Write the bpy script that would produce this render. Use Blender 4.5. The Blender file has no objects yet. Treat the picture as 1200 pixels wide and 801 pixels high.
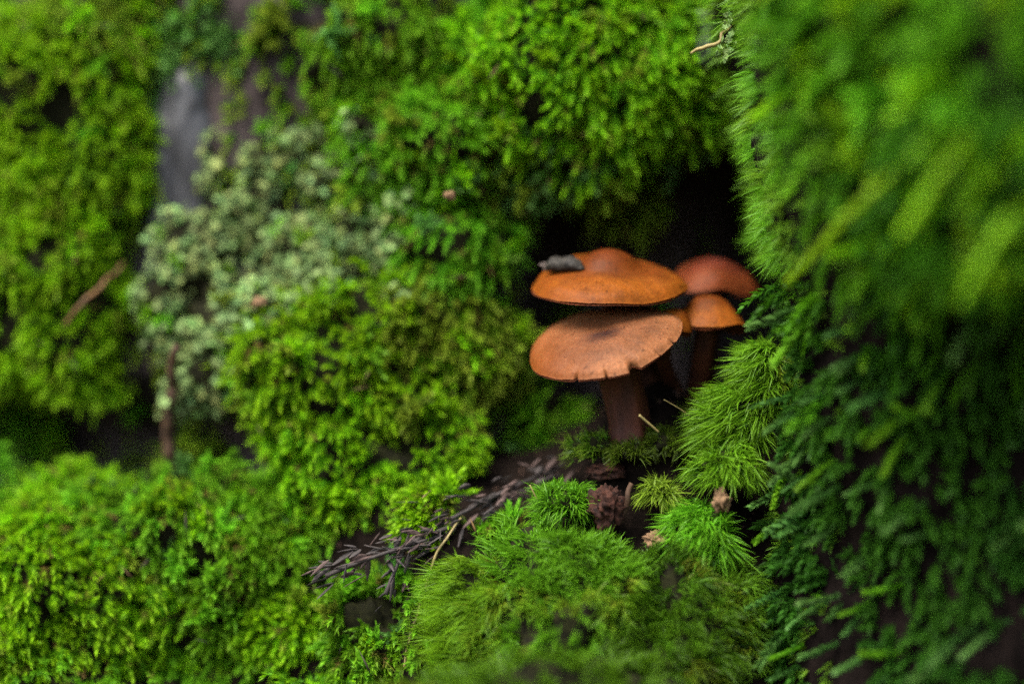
import bpy, math
import numpy as np
from mathutils import Vector, Matrix, Quaternion
from mathutils.bvhtree import BVHTree

# ------------------------------------------------------------------ camera, sky, sun, exposure
D = 0.60                      # camera to the mushrooms (metres)
S = 0.282 / 1200              # metres per photo pixel on the plane of the mushrooms
ZC = 0.20                     # camera height above the forest floor
scene = bpy.context.scene
col = scene.collection
cam_d = bpy.data.cameras.new('camera')
cam = bpy.data.objects.new('camera', cam_d)
col.objects.link(cam)
cam.location = (0, -D, ZC)
cam.rotation_euler = (math.radians(90), 0, 0)
cam_d.sensor_width = 36
cam_d.lens = 36 * D / 0.282
cam_d.clip_start = 0.01
cam_d.clip_end = 500
cam_d.dof.use_dof = True
cam_d.dof.focus_distance = D - 0.002
cam_d.dof.aperture_fstop = 2.05
cam_d.dof.aperture_blades = 0
scene.camera = cam

SUN_DIR = Vector((-0.42, -0.50, 1.05)).normalized()      # towards the sun
world = bpy.data.worlds.new('World')
scene.world = world
world.use_nodes = True
wn = world.node_tree
bg = wn.nodes['Background']
sky = wn.nodes.new('ShaderNodeTexSky')
sky.sky_type = 'NISHITA'
sky.sun_disc = False
sky.sun_elevation = math.asin(SUN_DIR.z)
sky.sun_rotation = math.atan2(SUN_DIR.x, SUN_DIR.y)
sky.air_density = 1.0
sky.dust_density = 4.0
sky.ozone_density = 1.0
wn.links.new(sky.outputs[0], bg.inputs[0])
bg.inputs[1].default_value = 0.095
sun_d = bpy.data.lights.new('sun', 'SUN')
sun_d.energy = 1.5
sun_d.angle = math.radians(38)
sun_d.color = (1.0, 0.95, 0.86)
sun = bpy.data.objects.new('sun', sun_d)
col.objects.link(sun)
sun.location = (-1, -1.2, 2)
sun.rotation_euler = (-SUN_DIR).to_track_quat('-Z', 'Y').to_euler()
vs = scene.view_settings
vs.view_transform = 'Standard'
vs.look = 'None'
vs.exposure = 2.5
vs.gamma = 1.0
scene.cycles.use_denoising = False
scene.cycles.max_bounces = 8
scene.cycles.diffuse_bounces = 6
scene.cycles.transmission_bounces = 3

rng = np.random.default_rng(11)


def at(px, py, Y=0.0):
    """photo pixel + depth -> point in the place"""
    k = S * (D + Y) / D
    return np.array([(px - 600) * k, Y, ZC - (py - 400.5) * k])


# ------------------------------------------------------------------ numeric helpers
def _hash(i, j, k):
    h = (i * 374761393 + j * 668265263 + k * 2147483647 + 1013904223) & 0xFFFFFFFF
    h = ((h ^ (h >> 13)) * 1274126177) & 0xFFFFFFFF
    return ((h ^ (h >> 16)) & 0xFFFF) / 32767.5 - 1.0


def noise(p, scale=1.0, seed=0):
    """smooth value noise in [-1, 1]; p is (...,3)"""
    q = np.asarray(p, float) * scale + seed * 17.31
    f = np.floor(q).astype(np.int64)
    t = q - f
    t = t * t * (3 - 2 * t)
    r = 0
    for a in (0, 1):
        for b in (0, 1):
            for c in (0, 1):
                w = (t[..., 0] if a else 1 - t[..., 0]) * (t[..., 1] if b else 1 - t[..., 1]) * (t[..., 2] if c else 1 - t[..., 2])
                r = r + w * _hash(f[..., 0] + a, f[..., 1] + b, f[..., 2] + c)
    return r


def fbm(p, scale=1.0, seed=0, oct=3):
    r, a = 0, 1.0
    for o in range(oct):
        r = r + a * noise(p, scale * 2 ** o, seed + o)
        a *= 0.5
    return r / 1.75


def unit(v):
    return v / np.maximum(np.linalg.norm(v, axis=-1, keepdims=True), 1e-12)


class MB:
    """collects triangles with a colour per vertex"""
    def __init__(self):
        self.v, self.f, self.c, self.n = [], [], [], 0

    def add(self, v, f, c):
        v = np.asarray(v, float).reshape(-1, 3)
        c = np.broadcast_to(np.asarray(c, float), (len(v), 3))
        self.v.append(v)
        self.f.append(np.asarray(f, np.int64).reshape(-1, 3) + self.n)
        self.c.append(c)
        self.n += len(v)
        return self

    def mesh(self, name, mat, smooth=False):
        v = np.concatenate(self.v).astype(np.float32)
        f = np.concatenate(self.f).astype(np.int32)
        c = np.concatenate(self.c)
        m = bpy.data.meshes.new(name)
        m.vertices.add(len(v)); m.vertices.foreach_set('co', v.ravel())
        m.loops.add(f.size); m.loops.foreach_set('vertex_index', f.ravel())
        m.polygons.add(len(f))
        m.polygons.foreach_set('loop_start', np.arange(0, f.size, 3, dtype=np.int32))
        m.polygons.foreach_set('loop_total', np.full(len(f), 3, np.int32))
        if smooth:
            m.polygons.foreach_set('use_smooth', np.ones(len(f), bool))
        a = m.attributes.new('Col', 'FLOAT_COLOR', 'POINT')
        a.data.foreach_set('color', np.concatenate([c, np.ones((len(c), 1))], 1).astype(np.float32).ravel())
        m.materials.append(mat)
        m.update(calc_edges=True)
        return m

    def build(self, name, mat, parent=None, smooth=False):
        return link(name, self.mesh(name, mat, smooth), parent)


def link(name, mesh, parent=None):
    o = bpy.data.objects.new(name, mesh)
    col.objects.link(o)
    if parent is not None:
        o.parent = parent
        o.matrix_parent_inverse = Matrix.Translation(-Vector(parent.location))
    return o


def tag(o, label=None, cat=None, group=None, kind=None):
    if label: o['label'] = label
    if cat: o['category'] = cat
    if group: o['group'] = group
    if kind: o['kind'] = kind
    return o


def thing(name, label, cat, loc, group=None):
    o = bpy.data.objects.new(name, None)
    col.objects.link(o)
    o.empty_display_size = 0.005
    o.location = Vector(loc)
    return tag(o, label, cat, group)


def grid_faces(nu, nv, wrap_u=False):
    """faces of a grid whose vertex index is u*nv+v"""
    iu = np.arange(nu if wrap_u else nu - 1)
    iv = np.arange(nv - 1)
    U, V = np.meshgrid(iu, iv, indexing='ij')
    U2 = (U + 1) % nu
    a, b, c, d = U * nv + V, U2 * nv + V, U2 * nv + V + 1, U * nv + V + 1
    return np.concatenate([np.stack([a, b, c], -1).reshape(-1, 3), np.stack([a, c, d], -1).reshape(-1, 3)])


# ------------------------------------------------------------------ materials
def new_mat(name):
    m = bpy.data.materials.new(name)
    m.use_nodes = True
    n = m.node_tree
    return m, n, n.nodes['Principled BSDF'], n.nodes['Material Output']


def leaf_mat(name, trans=0.35, rough=0.5, spec=0.35, vary=0.12):
    m, n, p, out = new_mat(name)
    at_ = n.nodes.new('ShaderNodeAttribute'); at_.attribute_name = 'Col'
    oi = n.nodes.new('ShaderNodeObjectInfo')
    hs = n.nodes.new('ShaderNodeHueSaturation')
    mr = n.nodes.new('ShaderNodeMapRange')
    mr.inputs['To Min'].default_value = 0.5 - 0.006; mr.inputs['To Max'].default_value = 0.5 + 0.012
    mv = n.nodes.new('ShaderNodeMapRange')
    mv.inputs['To Min'].default_value = 1 - vary; mv.inputs['To Max'].default_value = 1 + vary
    n.links.new(oi.outputs['Random'], mr.inputs['Value'])
    n.links.new(oi.outputs['Random'], mv.inputs['Value'])
    n.links.new(mr.outputs[0], hs.inputs['Hue'])
    n.links.new(mv.outputs[0], hs.inputs['Value'])
    n.links.new(at_.outputs['Color'], hs.inputs['Color'])
    n.links.new(hs.outputs[0], p.inputs['Base Color'])
    p.inputs['Roughness'].default_value = rough
    p.inputs['Specular IOR Level'].default_value = spec
    tr = n.nodes.new('ShaderNodeBsdfTranslucent')
    mx = n.nodes.new('ShaderNodeMixShader'); mx.inputs[0].default_value = trans
    n.links.new(hs.outputs[0], tr.inputs['Color'])
    n.links.new(p.outputs[0], mx.inputs[1]); n.links.new(tr.outputs[0], mx.inputs[2])
    n.links.new(mx.outputs[0], out.inputs['Surface'])
    return m


def solid_mat(name, c1, c2, scale=200, rough=0.7, spec=0.3, bump=0.3, stretch=(1, 1, 1), detail=6, contrast=(0.3, 0.7), dist=0.001):
    m, n, p, out = new_mat(name)
    tc = n.nodes.new('ShaderNodeTexCoord')
    mp = n.nodes.new('ShaderNodeMapping'); mp.inputs['Scale'].default_value = stretch
    nz = n.nodes.new('ShaderNodeTexNoise'); nz.inputs['Scale'].default_value = scale; nz.inputs['Detail'].default_value = detail
    rp = n.nodes.new('ShaderNodeValToRGB')
    rp.color_ramp.elements[0].position = contrast[0]; rp.color_ramp.elements[0].color = (*c1, 1)
    rp.color_ramp.elements[1].position = contrast[1]; rp.color_ramp.elements[1].color = (*c2, 1)
    bp = n.nodes.new('ShaderNodeBump'); bp.inputs['Strength'].default_value = bump; bp.inputs['Distance'].default_value = dist
    n.links.new(tc.outputs['Object'], mp.inputs[0]); n.links.new(mp.outputs[0], nz.inputs['Vector'])
    n.links.new(nz.outputs['Fac'], rp.inputs[0]); n.links.new(rp.outputs[0], p.inputs['Base Color'])
    n.links.new(nz.outputs['Fac'], bp.inputs['Height']); n.links.new(bp.outputs[0], p.inputs['Normal'])
    p.inputs['Roughness'].default_value = rough
    p.inputs['Specular IOR Level'].default_value = spec
    return m


M_LEAF = leaf_mat('moss_leaf', 0.5, 0.55, 0.16)
M_HAIR = leaf_mat('hair_moss_leaf', 0.45, 0.45, 0.2)
M_LICHEN = leaf_mat('lichen_lobe', 0.12, 0.7, 0.2, 0.16)
M_MAT = solid_mat('moss_mat', (0.004, 0.0035, 0.002), (0.012, 0.013, 0.003), 500, 0.9, 0.1, 0.6)
M_BARK = solid_mat('wet_bark', (0.016, 0.0125, 0.012), (0.062, 0.049, 0.046), 90, 0.9, 0.06, 0.8, (1, 1, 0.3), 8, (0.3, 0.75), 0.003)
M_ROOTBARK = solid_mat('dark_root_bark', (0.002, 0.0014, 0.0012), (0.009, 0.006, 0.005), 160, 0.92, 0.04, 1.0, (1, 1, 0.4), 9, (0.3, 0.75), 0.004)  # same wood as the trunk, darkened in place of shade
M_GREYBARK = solid_mat('grey_bark', (0.008, 0.008, 0.010), (0.050, 0.053, 0.056), 110, 0.5, 0.4, 0.8, (1, 1, 0.25), 8, (0.3, 0.75), 0.002)
M_BROWNBARK = solid_mat('brown_bark', (0.02, 0.013, 0.012), (0.085, 0.060, 0.054), 120, 0.7, 0.3, 0.6, (1, 1, 0.2), 8, (0.3, 0.7), 0.002)
M_SOIL = solid_mat('dark_soil', (0.002, 0.0014, 0.0011), (0.009, 0.006, 0.0045), 260, 0.95, 0.04, 1.0, (1, 1, 1), 8, (0.3, 0.75), 0.002)
M_FLOOR = solid_mat('leaf_litter_floor', (0.02, 0.016, 0.01), (0.06, 0.045, 0.025), 30, 0.95, 0.1, 0.5, (1, 1, 1), 8, (0.3, 0.7), 0.01)

# ------------------------------------------------------------------ the setting
# forest floor out to the horizon
u = np.concatenate([-np.geomspace(300, 0.4, 30), np.linspace(-0.35, 0.35, 40), np.geomspace(0.4, 300, 30)])
X, Y = np.meshgrid(u, u, indexing='ij')
P = np.stack([X, Y, np.zeros_like(X)], -1)
P[..., 2] = 0.004 * fbm(P, 25, 3) - 0.02 + 0.02 * fbm(P, 2, 4)
g = MB().add(P, grid_faces(len(u), len(u)), (0.03, 0.02, 0.01)).build('forest_floor', M_FLOOR, None, True)
tag(g, 'dark forest floor of soil and rotted litter below the mossy trunk', 'ground', kind='structure')


def sstep(a, b, x):
    t = np.clip((x - a) / (b - a), 0, 1)
    return t * t * (3 - 2 * t)


def wall_y(x, z):
    """depth of the trunk's bark at (x, z)"""
    k = S * (D + 0.06) / D
    px = 600 + x / k
    py = 400.5 - (z - ZC) / k
    y = 0.057 + 0.03 * sstep(350, -200, px) + 0.03 * sstep(430, 520, py) * sstep(330, 200, px) * sstep(620, 540, py)
    hol = sstep(585, 660, px) * sstep(150, 225, py) * (1 - sstep(620, 800, py))
    y = y + 0.046 * hol
    y = y + 0.05 * sstep(800, 1000, px)
    p = np.stack([x, np.zeros_like(x), z], -1)
    q = p * np.array([1, 1, 0.28])
    ridge = np.abs(noise(q, 70, 5)) * 0.6 + np.abs(noise(q, 150, 6)) * 0.3
    return y + 0.008 * ridge + 0.007 * fbm(p, 18, 7) + 0.0012 * noise(p, 420, 8)


xs = np.linspace(-0.42, 0.36, 330)
zs = np.linspace(-0.03, 0.62, 270)
X, Z = np.meshgrid(xs, zs, indexing='ij')
P = np.stack([X, wall_y(X, Z), Z], -1)
trunk = thing('tree_trunk', 'dark wet bark of an old trunk with a hollow behind the mushrooms', 'tree trunk', (0, 0.1, 0))
tr_b = MB().add(P, grid_faces(330, 270), (0.03, 0.02, 0.02))
# the trunk's round back, so that it is a body and not a sheet
th = np.linspace(0, math.pi, 40)
zz = np.linspace(-0.03, 0.62, 20)
bk = np.stack([np.broadcast_to((-0.03 - 0.39 * np.cos(th))[:, None], (40, 20)),
               np.broadcast_to((0.13 + 0.42 * np.sin(th))[:, None], (40, 20)),
               np.broadcast_to(zz[None], (40, 20))], -1)
tr_b.add(bk, grid_faces(40, 20), (0.03, 0.02, 0.02))
tr_b.build('bark', M_BARK, trunk, True)


def plate(name, mat, parent, px0, py0, px1, py1, Y, thick, seed, w0=1.0, w1=1.0, n=(26, 60)):
    """a strip of bark standing off the trunk: lumpy thick sheet running (px0,py0)->(px1,py1)"""
    a, b = at(px0, py0, Y), at(px1, py1, Y)
    t = np.linspace(0, 1, n[1]); s = np.linspace(-1, 1, n[0])
    T, Sg = np.meshgrid(t, s, indexing='ij')
    w = (w0 + (w1 - w0) * T) * (1 + 0.25 * noise(np.stack([T * 3, Sg * 0 + seed, T * 0], -1), 2.5, seed))
    edge = 1 - np.abs(Sg) ** 2.5
    base = a + (b - a) * T[..., None]
    P = base + np.stack([Sg * w * S, -thick * edge * np.clip(np.minimum(T, 1 - T) * 8, 0, 1) ** 0.5, 0 * T], -1)
    P[..., 1] += 0.0035 * fbm(P * np.array([1, 1, 0.3]), 110, seed) + 0.0055
    P[..., 0] += 0.0012 * noise(P, 200, seed + 3)
    return MB().add(P, grid_faces(n[1], n[0]), (0.1, 0.1, 0.1)).build(name, mat, parent, True)


tag(plate('bark_plate', M_GREYBARK, trunk, 228, 60, 208, 360, 0.068, 0.013, 1, 62, 72), 'bare grey strip of bark left of the pale lichen')
tag(plate('bark_plate', M_GREYBARK, trunk, 322, 170, 312, 330, 0.064, 0.009, 2, 36, 42), 'grey bark showing through the lichen')
tag(plate('bark_plate', M_BROWNBARK, trunk, 604, -60, 606, 60, 0.058, 0.018, 3, 42, 36), 'purplish brown bark at the top edge')
plate('bark_plate', M_BROWNBARK, trunk, 545, 470, 560, 590, 0.062, 0.014, 4, 30, 40)

# soil ledge on which the mushrooms grow
xs = np.linspace(-0.30, 0.14, 180); ys = np.linspace(-0.06, 0.17, 100)
X, Y = np.meshgrid(xs, ys, indexing='ij')


def ledge_z(x, y):
    p = np.stack([x, y, np.zeros_like(x)], -1)
    px = 600 + x / S
    front = ZC - (640 - 400.5) * S                    # about photo row 640 at the mushrooms' plane
    left_drop = 0.12 * sstep(500, 380, px) * sstep(0.03, 0.0, y) + 0.05 * sstep(430, 250, px)
    heap = 0.034 * np.exp(-((x - 0.042) / 0.021) ** 2 - (np.minimum(y - 0.020, 0) / 0.015) ** 2 - (np.maximum(y - 0.020, 0) / 0.05) ** 2)
    return front + heap + 0.22 * y * sstep(-0.02, 0.03, y) - 0.10 * sstep(0.012, -0.035, y) + 0.010 * sstep(0.01, 0.05, y) - left_drop + 0.004 * fbm(p, 60, 12) + 0.0018 * fbm(p, 300, 13)


P = np.stack([X, Y, ledge_z(X, Y)], -1)
soil = MB().add(P, grid_faces(180, 100), (0.03, 0.02, 0.015)).build('soil', M_SOIL, None, True)
tag(soil, 'dark crumbly soil ledge under the mushroom stems', 'soil', kind='structure')

# ------------------------------------------------------------------ moss
UP = np.array([0, 0, 1.0])


def feather(P, Dr, L, K, ll, lw, droop, colr, rg, spread=(62, 24), tip=None, two_rows=False, hexl=False, gravity=None, stems=None):
    """leafy moss shoots: N stems with K leaves each"""
    P = np.asarray(P, float); N = len(P)
    Dr = unit(np.asarray(Dr, float))
    L = np.broadcast_to(np.asarray(L, float), (N,)); ll = np.broadcast_to(np.asarray(ll, float), (N,)); lw = np.broadcast_to(np.asarray(lw, float), (N,))
    droop = np.broadcast_to(np.asarray(droop, float), (N,))
    G = np.array([0, 0, -1.0]) if gravity is None else np.asarray(gravity, float)
    t = np.linspace(0.08, 1, K)
    C = P[:, None] + Dr[:, None] * (L[:, None] * t)[..., None] + G * (L * droop)[:, None, None] * (t ** 2)[None, :, None]
    T = unit(Dr[:, None] + G * (2 * droop)[:, None, None] * t[None, :, None])
    r = rg.normal(size=(N, 3))
    u = unit(np.cross(Dr, r))[:, None] + 0 * T
    u = unit(u - T * (u * T).sum(-1, keepdims=True)); v = np.cross(T, u)
    if two_rows:
        ph = (np.arange(K) % 2)[None] * math.pi + rg.normal(0, 0.35, (N, K))
    else:
        ph = np.arange(K)[None] * 2.39996 + rg.uniform(0, 6.28, (N, 1)) + rg.normal(0, 0.25, (N, K))
    rad = u * np.cos(ph)[..., None] + v * np.sin(ph)[..., None]
    a = np.radians(spread[0] + (spread[1] - spread[0]) * t)[None] + rg.normal(0, 0.17, (N, K))
    ld = T * np.cos(a)[..., None] + rad * np.sin(a)[..., None]
    prof = 0.55 + 0.6 * np.sin(np.clip(t * 1.15, 0, 1) * math.pi * 0.8)
    le = (ll[:, None] * prof * rg.uniform(0.7, 1.2, (N, K)))[..., None]
    side = unit(np.cross(ld, rad + 1e-6)) * (lw[:, None] * rg.uniform(0.8, 1.2, (N, K)))[..., None]
    up = unit(np.cross(side, ld))
    curl = T * 0.18 * le
    if hexl:
        vs_ = [C, C + ld * le * 0.3 + side * 0.85, C + ld * le * 0.72 + side * 0.8 + curl * 0.4, C + ld * le + curl,
               C + ld * le * 0.72 - side * 0.8 + curl * 0.4, C + ld * le * 0.3 - side * 0.85]
        fl = [(0, 1, 5), (1, 2, 5), (2, 4, 5), (2, 3, 4)]
    else:
        vs_ = [C, C + ld * le * 0.42 + side, C + ld * le + curl, C + ld * le * 0.42 - side]
        fl = [(0, 1, 2), (0, 2, 3)]
    nv = len(vs_)
    stems = N < 40 if stems is None else stems
    V = np.stack(vs_ + ([C + u * (lw[:, None, None] * 0.45)] if stems else []), 2)
    nvv = V.shape[2]
    base = (np.arange(N * K) * nvv).reshape(N, K)
    F = [base[..., None] + np.array(q) for q in fl]
    if stems:
        b0, b1 = base[:, :-1], base[:, 1:]
        F.append(np.stack([b0, b1, b0 + nv], -1)); F.append(np.stack([b0 + nv, b1, b1 + nv], -1))
    F = np.concatenate([f.reshape(-1, 3) for f in F])
    colr = np.broadcast_to(np.asarray(colr, float), (N, 3))
    cc = colr[:, None] * rg.uniform(0.75, 1.25, (N, K, 1))
    if tip is not None:
        w = np.clip((t - 0.35) / 0.65, 0, 1)[None, :, None]
        cc = cc * (1 - w) + (np.asarray(tip) * rg.uniform(0.8, 1.25, (N, 1, 1))) * w
    Cc = np.repeat(cc[:, :, None], nvv, 2)
    return V.reshape(-1, 3), F, Cc.reshape(-1, 3)


def hairs(P, Dr, K, L, w, spread, curve, colr, rg, M=4, tip=None):
    """tufts of K thin curved leaves"""
    P = np.asarray(P, float); N = len(P)
    Dr = unit(np.asarray(Dr, float))
    d = unit(Dr[:, None] + rg.normal(0, spread, (N, K, 3)))
    L = (np.broadcast_to(np.asarray(L, float), (N,))[:, None] * rg.uniform(0.55, 1.15, (N, K)))[..., None]
    cv = np.broadcast_to(np.asarray(curve, float), (N, 3))[:, None] + rg.normal(0, 0.12, (N, K, 3))
    s = np.linspace(0, 1, M + 1)
    C = P[:, None, None] + rg.normal(0, 0.0006, (N, K, 1, 3)) + d[:, :, None] * L[:, :, None] * s[:, None] + cv[:, :, None] * L[:, :, None] * (s ** 2)[:, None]
    side = unit(np.cross(d, rg.normal(size=(N, K, 3))))[:, :, None]
    ww = w * (1 - s ** 1.6 * 0.9)
    A = C[:, :, :M] + side * ww[:M, None]; B = C[:, :, :M] - side * ww[:M, None]
    V = np.concatenate([np.stack([A, B], 3).reshape(N, K, 2 * M, 3), C[:, :, M:]], 2)
    nv = 2 * M + 1
    base = (np.arange(N * K) * nv).reshape(N, K)
    fl = []
    for j in range(M - 1):
        a = 2 * j
        fl += [(a, a + 1, a + 3), (a, a + 3, a + 2)]
    fl.append((2 * M - 2, 2 * M - 1, 2 * M))
    F = np.concatenate([(base[..., None] + np.array(q)).reshape(-1, 3) for q in fl])
    colr = np.broadcast_to(np.asarray(colr, float), (N, 3))
    cc = (colr[:, None] * rg.uniform(0.7, 1.3, (N, K, 1)))[:, :, None] + np.zeros((N, K, nv, 3))
    if tip is not None:
        wv = np.append(np.repeat(s[:M], 2), 1.0)[None, None, :, None] ** 1.2
        cc = cc * (1 - wv) + np.asarray(tip) * rg.uniform(0.8, 1.2, (N, K, 1, 1)) * wv
    return V.reshape(-1, 3), F, cc.reshape(-1, 3)


# base colours of the kinds of moss (linear)
YEL = np.array([0.098, 0.260, 0.004]); YELT = np.array([0.210, 0.410, 0.006])
GRN = np.array([0.070, 0.210, 0.006]); GRNT = np.array([0.140, 0.320, 0.012])
TEAL = np.array([0.048, 0.140, 0.022]); TEALT = np.array([0.110, 0.240, 0.050])
OLV = np.array([0.100, 0.165, 0.010]); OLVT = np.array([0.200, 0.290, 0.020])
PALE = np.array([0.150, 0.258, 0.078])


def from_dir(d, roll=0.0):
    """rotation that takes +Z to d"""
    q = Vector((0, 0, 1)).rotation_difference(Vector(d))
    return q @ Quaternion((0, 0, 1), roll)


M_TUFT = leaf_mat('moss_tuft_leaf', 0.5, 0.5, 0.18, 0.34)


def tuft_lib(n, base, tip, seed, ns=11, L=20, K=20, ll=8.5, lw=1.5, open_=0.75, hexl=False):
    out = []
    for i in range(n):
        rg = np.random.default_rng(seed + i)
        d = unit(np.array([0, 0, 1.0]) + rg.normal(0, open_, (ns, 3))); d[:, 2] = np.abs(d[:, 2]) + 0.05
        b = MB().add(*feather(rg.normal(0, 1.0, (ns, 3)) * S, d, rg.uniform(0.6, 1.25, ns) * L * S, K, ll * S, lw * S, rg.uniform(0.0, 0.35, ns), base * rg.uniform(0.8, 1.2, (ns, 1)), rg,
                              tip=tip, spread=(58, 17), hexl=hexl, gravity=(rg.normal() * 0.7, rg.normal() * 0.7, -0.2)))
        out.append(b.mesh('tuft', M_TUFT))
    return out


TUFT = {'yel': tuft_lib(7, YEL, YELT * 1.12, 2000), 'grn': tuft_lib(7, GRN, GRNT * 1.12, 2100), 'teal': tuft_lib(7, TEAL, TEALT, 2200, hexl=True, lw=2.2, K=14), 'olv': tuft_lib(7, OLV, OLVT * 1.1, 2300)}
KIND = {'yel': (YEL, YELT), 'grn': (GRN, GRNT), 'teal': (TEAL, TEALT), 'olv': (OLV, OLVT)}

# px, py, depth, rx, ry, radius in depth (px), shoots, kind, label
CUSH = [
    (58, 165, 0.064, 98, 118, 130, 'yel', 'big yellow-green moss cushion at the left edge, upper of the two'),
    (46, 345, 0.062, 84, 94, 130, 'yel', 'yellow-green moss cushion at the left edge above the dark gap'),
    (105, 20, 0.066, 60, 40, 90, 'olv', 'olive moss tuft in the top left corner'),
    (8, 40, 0.085, 45, 60, 60, 'grn', 'dim green moss in the extreme top left corner'),
    (262, 42, 0.068, 70, 60, 90, 'teal', 'loose bluish green moss above the grey bark strip'),
    (318, 132, 0.068, 52, 46, 70, 'teal', 'bluish green moss patch just above the pale lichen'),
    (430, 50, 0.055, 92, 68, 120, 'grn', 'bright green moss cushion at the top between bark and teal moss'),
    (350, 10, 0.062, 50, 40, 80, 'grn', 'small green moss clump at the top edge left of centre'),
    (440, 115, 0.055, 48, 50, 90, 'yel', 'small yellowish moss clump under the top green cushion'),
    (690, 85, 0.048, 138, 95, 150, 'yel', 'wide yellow-green moss cushion overhanging the hollow'),
    (790, 60, 0.050, 48, 75, 100, 'yel', 'narrow moss cushion above the hollow beside the dark cleft'),
    (520, 185, 0.050, 90, 68, 130, 'grn', 'green moss cushion left of the hollow below the wide cushion'),
    (640, 165, 0.050, 55, 45, 90, 'teal', 'drooping moss with bluish tips on the hollow upper rim'),
    (732, 215, 0.072, 24, 42, 50, 'olv', 'small olive moss tongue hanging into the hollow'),
    (790, 165, 0.062, 30, 30, 50, 'teal', 'small pale moss sprigs at the hollow upper right rim'),
    (530, 285, 0.050, 60, 54, 120, 'grn', 'green moss cushion left of the upper mushroom cap'),
    (450, 250, 0.058, 48, 42, 70, 'teal', 'bluish moss clump right of the pale lichen'),
    (520, 395, 0.046, 62, 54, 120, 'olv', 'star-tipped olive moss cushion left of the lower mushroom cap'),
    (400, 440, 0.042, 92, 88, 140, 'yel', 'round bright moss cushion below the right side of the lichen'),
    (430, 550, 0.040, 108, 70, 140, 'yel', 'bright moss cushion above the dead twig'),
    (636, 500, 0.060, 48, 50, 80, 'grn', 'shaded green moss clump beneath the lower mushroom cap'),
    (640, 375, 0.105, 30, 60, 50, 'olv', 'dim moss inside the hollow left of the caps'),
    (70, 634, 0.045, 100, 60, 150, 'yel', 'yellow-green moss cushion at the left edge below the dark gap'),
    (205, 642, 0.036, 112, 70, 150, 'grn', 'bright green moss cushion below the dark gap'),
    (60, 715, 0.030, 110, 85, 150, 'yel', 'yellow-green moss cushion in the bottom left corner'),
    (300, 670, 0.034, 90, 66, 130, 'grn', 'green moss cushion left of the dead twig'),
    (175, 730, 0.034, 80, 45, 110, 'yel', 'low moss cushion above the dark recess at the bottom'),
    (395, 775, 0.030, 66, 52, 110, 'grn', 'green moss clump at the bottom edge left of the hair moss'),
    (450, 715, 0.022, 42, 30, 60, 'grn', 'small leafy moss sprigs just below the dead twig'),
    (438, 762, 0.010, 48, 50, 70, 'grn', 'loose green moss between the dead twig and the bottom edge'),
    (350, 735, 0.026, 48, 40, 80, 'yel', 'small yellow-green moss clump left of the bottom mound'),
    (596, 238, 0.062, 22, 34, 60, 'grn', 'ragged moss along the hollow left rim'),
    (690, 185, 0.056, 44, 30, 70, 'olv', 'ragged olive moss hanging from the roof of the hollow'),
    (500, 598, 0.010, 26, 26, 30, 'yel', 'small bright moss sprigs hanging over the dead twig'),
    (585, 632, 0.008, 34, 20, 30, 'grn', 'low green moss between the dead twig and the bottom mound'),
    (292, 70, 0.066, 40, 70, 60, 'teal', 'loose green moss right of the bare grey strip'),
    (240, 545, 0.072, 44, 22, 50, 'olv', 'dull moss in the dark gap beside the brown stem'),
    (20, 500, 0.095, 40, 18, 40, 'grn', 'dim moss in the dark gap at the left edge'),
]
# beyond the frame the cushions go on
EXTRA = [(-110, 120, 0.075, 100, 110, 130, 'grn', 'moss cushion beyond the left edge, upper'), (-120, 340, 0.07, 100, 110, 130, 'yel', 'moss cushion beyond the left edge, middle'),
         (-110, 620, 0.05, 110, 110, 150, 'grn', 'moss cushion beyond the left edge, lower'), (200, -80, 0.07, 120, 70, 110, 'yel', 'moss cushion beyond the top edge, left'),
         (450, -80, 0.06, 110, 70, 120, 'grn', 'moss cushion beyond the top edge, centre'), (760, -80, 0.05, 120, 80, 130, 'yel', 'moss cushion beyond the top edge, right'),
         (120, 880, 0.02, 150, 90, 170, 'grn', 'moss cushion beyond the bottom edge, left'), (400, 890, 0.01, 110, 80, 150, 'yel', 'moss cushion beyond the bottom edge, centre')]
ALL = CUSH + EXTRA
CEN = np.array([at(c[0], c[1], c[2]) for c in ALL])
RAD = np.array([[c[3] * S * 1.15, c[5] * S * 0.44, c[4] * S * 1.15] for c in ALL])
CEN[:, 1] += 0.004


def lump(d, seed):
    return 1 + 0.30 * noise(d, 2.0, seed) + 0.24 * noise(d, 4.6, seed + 40) + 0.08 * noise(d, 11.0, seed + 80)


def relief(i, d):
    p = CEN[i] + d * RAD[i]
    w = (0.0075 * fbm(p, 60, 91) + 0.0028 * noise(p, 190, 92)) / RAD[i].mean()
    return lump(d, i) + np.clip(w, -0.4, 0.4)


def holes(p):
    return fbm(p, 62, 95) + 0.45 * noise(p, 210, 96)


def sample_cushion(i, n, rg):
    d = unit(rg.normal(size=(n * 3, 3)))
    d = d[d[:, 1] < 0.45][:n]
    p = CEN[i] + d * RAD[i] * relief(i, d)[:, None]
    nrm = unit(d / RAD[i])
    ok = holes(p) > -0.30
    for j in range(len(ALL)):
        if j != i:
            ok &= (((p - CEN[j]) / RAD[j]) ** 2).sum(-1) > 0.62
    ok &= p[:, 1] < wall_y(p[:, 0], p[:, 2]) + 0.004
    return p[ok], nrm[ok]


def sphere_dirs(nu=40, nv=24):
    th = np.linspace(0, 2 * math.pi, nu, endpoint=False); ph = np.linspace(0.02, math.pi - 0.02, nv)
    T, Ph = np.meshgrid(th, ph, indexing='ij')
    return np.stack([np.sin(Ph) * np.cos(T), np.sin(Ph) * np.sin(T), np.cos(Ph)], -1)


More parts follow.
